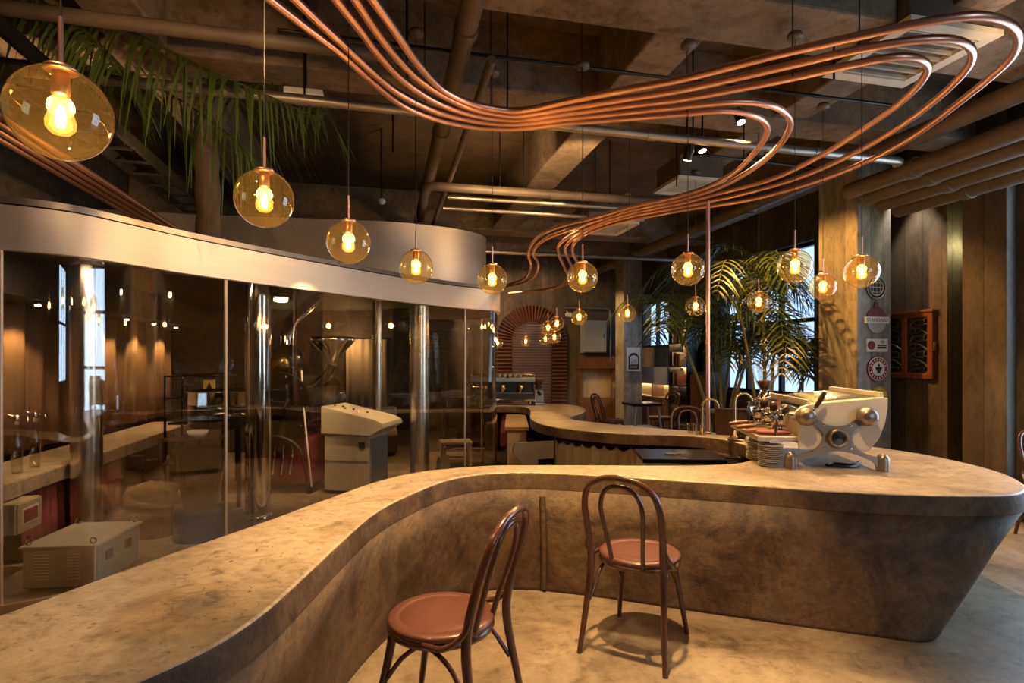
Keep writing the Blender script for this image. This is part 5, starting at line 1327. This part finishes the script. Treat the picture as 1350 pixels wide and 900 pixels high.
# strip lamp in the roasting room ceiling
p0 = D(60, 349, 4.2); 
t = thing('strip_lamp', 'slim white strip lamp under the roasting room ceiling at the left', 'lamp', (-3.05, 4.15, 2.27), math.radians(28))
MB().bx(-.42, .42, -.03, .03, -.035, 0, .004).build('housing', X['white'], t)
MB().bx(-.41, .41, -.022, .022, -.042, -.035, .002).build('diffuser', emission('strip_lamp_glow', (1.0, .74, .45), 10.0), t)
# ------------------------------------------------------------------ light
def lamp(name, kind, loc, energy, col, **kw):
    d = bpy.data.lights.new(name, kind); d.energy = energy; d.color = col
    for k, v in kw.items(): setattr(d, k, v)
    o = bpy.data.objects.new(name, d); o.location = loc; COL.objects.link(o); return o
def aim(o, to): o.rotation_euler = (Vector(to) - o.location).to_track_quat('-Z', 'Y').to_euler(); return o
WARM = (1.0, .60, .26); SPOT = (1.0, .61, .28)
for p in PENDS:
    lamp('pendant_light', 'POINT', p + Vector((0, 0, -.02)), 5.0, WARM, shadow_soft_size=.032)
# ceiling spots of the cafe, and added fill spots marked as such
def spot(loc, to, e, ang, blend=.35, r=.03, col=SPOT): return aim(lamp('spot_light', 'SPOT', loc, e, col, spot_size=math.radians(ang), spot_blend=blend, shadow_soft_size=r), to)
spot((.42, 2.35, 3.35), (.05, 2.95, 0), 640, 66, .6)
spot((2.05, 4.95, 3.3), (.7, 2.7, 0), 160, 85, .4)
spot((-1.1, .9, 3.35), (-1.0, 2.0, .75), 150, 95, .5)
for p, d in SPOTS: spot(p + d * .06, p + d, 150, 70, .4)
spot((.9, 4.9, 3.4), (.2, 3.7, .75), 170, 80, .4)
spot((2.9, 4.6, 3.35), (3.5, 4.0, 0), 240, 80, .35)
spot((.6, 7.2, 3.4), (.5, 7.0, .75), 200, 95, .5)
spot((-.9, 10.5, 3.3), R(3.2, 12.1, 1.7), 260, 80, .4)
spot(R(4.55, 8.9, 3.3), R(4.92, 10.5, 1.3), 75, 46, .6, col=(.55, .74, 1.0))  # added cool spot in place of daylight on the far pillar
spot(R(3.35, 5.45, 3.3), R(4.9, 5.35, 1.8), 330, 75, .5, col=(1, .44, .09))
spot(R(3.5, 10.85, 3.3), R(4.68, 10.75, 1.5), 160, 75, .5, col=(1, .55, .18))
spot(R(5.36, 4.9, 3.4), R(A1 - .02, 4.95, 1.7), 60, 62, .6, col=(1, .84, .64))
spot((-.4, 4.3, 2.75), (-2.2, 4.6, 2.0), 55, 100, .8)
spot((-.7, 1.7, 2.5), (-2.3, 3.9, 3.1), 95, 52, .8)  # added fill below the ceiling, only to brighten the palm fronds
spot((1.35, 2.5, 3.3), (2.05, 3.65, .95), 170, 26, .6)
spot((-2.3, 3.9, 2.5), (-3.15, 4.1, 2.86), 130, 110, .8)  # added fill floating by the straight copper run to brighten it
spot((-1.6, 4.75, 2.2), (-2.6, 6.1, 1.0), 120, 55, .7)  # added fill to bring the black roaster out of the dark
spot((.5, 6.3, 3.3), (-.45, 8.0, 2.7), 60, 60, .8, .25)
spot((-1.3, 2.0, 3.4), (-2.2, 3.9, 3.3), 9, 90, .7)  # weak added fill on the palm, no real fitting
# wash lights that graze the concrete coffers
spot(R(1.15, 4.95, 2.95), R(1.1, 6.3, 4.0), 110, 90, .8, .05)
spot((.75, 5.1, 2.95), (.45, 6.9, 4.0), 55, 90, .8, .05)
spot((-1.45, 5.95, 2.22), (-1.1, 6.6, .9), 90, 70, .7)  # added to brighten the right steel column, not a coffer wash
spot((-2.85, 4.25, 2.22), (-3.44, 4.6, 1.0), 60, 70, .7)  # added to brighten the left steel column, not a coffer wash
spot((2.9, 3.0, 3.05), (3.4, 3.9, 4.0), 18, 100, .8, .05)
lamp('recess_light', 'POINT', R(A1 + .14, 4.5, 2.62), 5, (1.0, .95, .45), shadow_soft_size=.04)
for p in SM: spot(p, p + Vector((-.12, .02, -1)), 38, 105, .6, .02)
aim(lamp('strip_light', 'AREA', (-3.05, 4.15, 2.215), 8, (1, .72, .42), shape='RECTANGLE', size=.8, size_y=.05), (-3.05, 4.15, 0)).rotation_euler.z = math.radians(28)
lamp('roastery_light', 'POINT', R(-.45, 9.4, 1.8), 12, WARM, shadow_soft_size=.04)
spot((-1.6, 5.6, 2.22), (-1.75, 6.25, .8), 95, 70, .7)  # added fill aimed at the grey control cabinet
spot((-.9, 7.6, 2.22), (-.8, 7.6, 0), 45, 110, .6)
# sky beyond the windows
w = bpy.data.worlds.new('World'); SC.world = w; w.use_nodes = True
bg = w.node_tree.nodes['Background']; bg.inputs['Color'].default_value = (.50, .71, 1.0, 1); bg.inputs['Strength'].default_value = 9.0
def portal(a0, a1, z0, z1, pos, along_b):
    sx, sy = a1 - a0, z1 - z0
    if along_b: c = R(pos + .2, (a0 + a1) / 2, (z0 + z1) / 2); nrm = R(-1, 0)
    else: c = R((a0 + a1) / 2, pos - .18, (z0 + z1) / 2); nrm = R(0, 1)
    o = lamp('window_portal', 'AREA', c, 1, (1, 1, 1), shape='RECTANGLE', size=sx, size_y=sy)
    o.data.cycles.is_portal = True
    o.rotation_euler = nrm.to_track_quat('-Z', 'Y').to_euler()
portal(W1[0], W1[1], W1[2], W1[3], A1, True); portal(W2[0], W2[1], W2[2], W2[3], A1, True); portal(W3[0], W3[1], W3[2], W3[3], A1, True)
portal(*FW, B0, False)
# ------------------------------------------------------------------ camera and view
cam = bpy.data.cameras.new('camera'); co = bpy.data.objects.new('camera', cam); COL.objects.link(co)
co.location = (0, 0, HC); co.rotation_euler = (PI / 2, 0, 0)
cam.sensor_width = 36; cam.lens = 36 * F / 1350; cam.shift_y = 25 / 1350; cam.clip_start = .02
SC.camera = co
SC.view_settings.view_transform = 'Standard'; SC.view_settings.look = 'None'; SC.view_settings.gamma = 1.0; SC.view_settings.use_curve_mapping = False
SC.view_settings.exposure = 0.15
cy = SC.cycles
cy.max_bounces = 8; cy.diffuse_bounces = 4; cy.glossy_bounces = 4; cy.transmission_bounces = 6; cy.transparent_max_bounces = 24
cy.sample_clamp_indirect = 4.0; cy.caustics_reflective = False; cy.caustics_refractive = False
cy.use_denoising = True; cy.use_light_tree = True
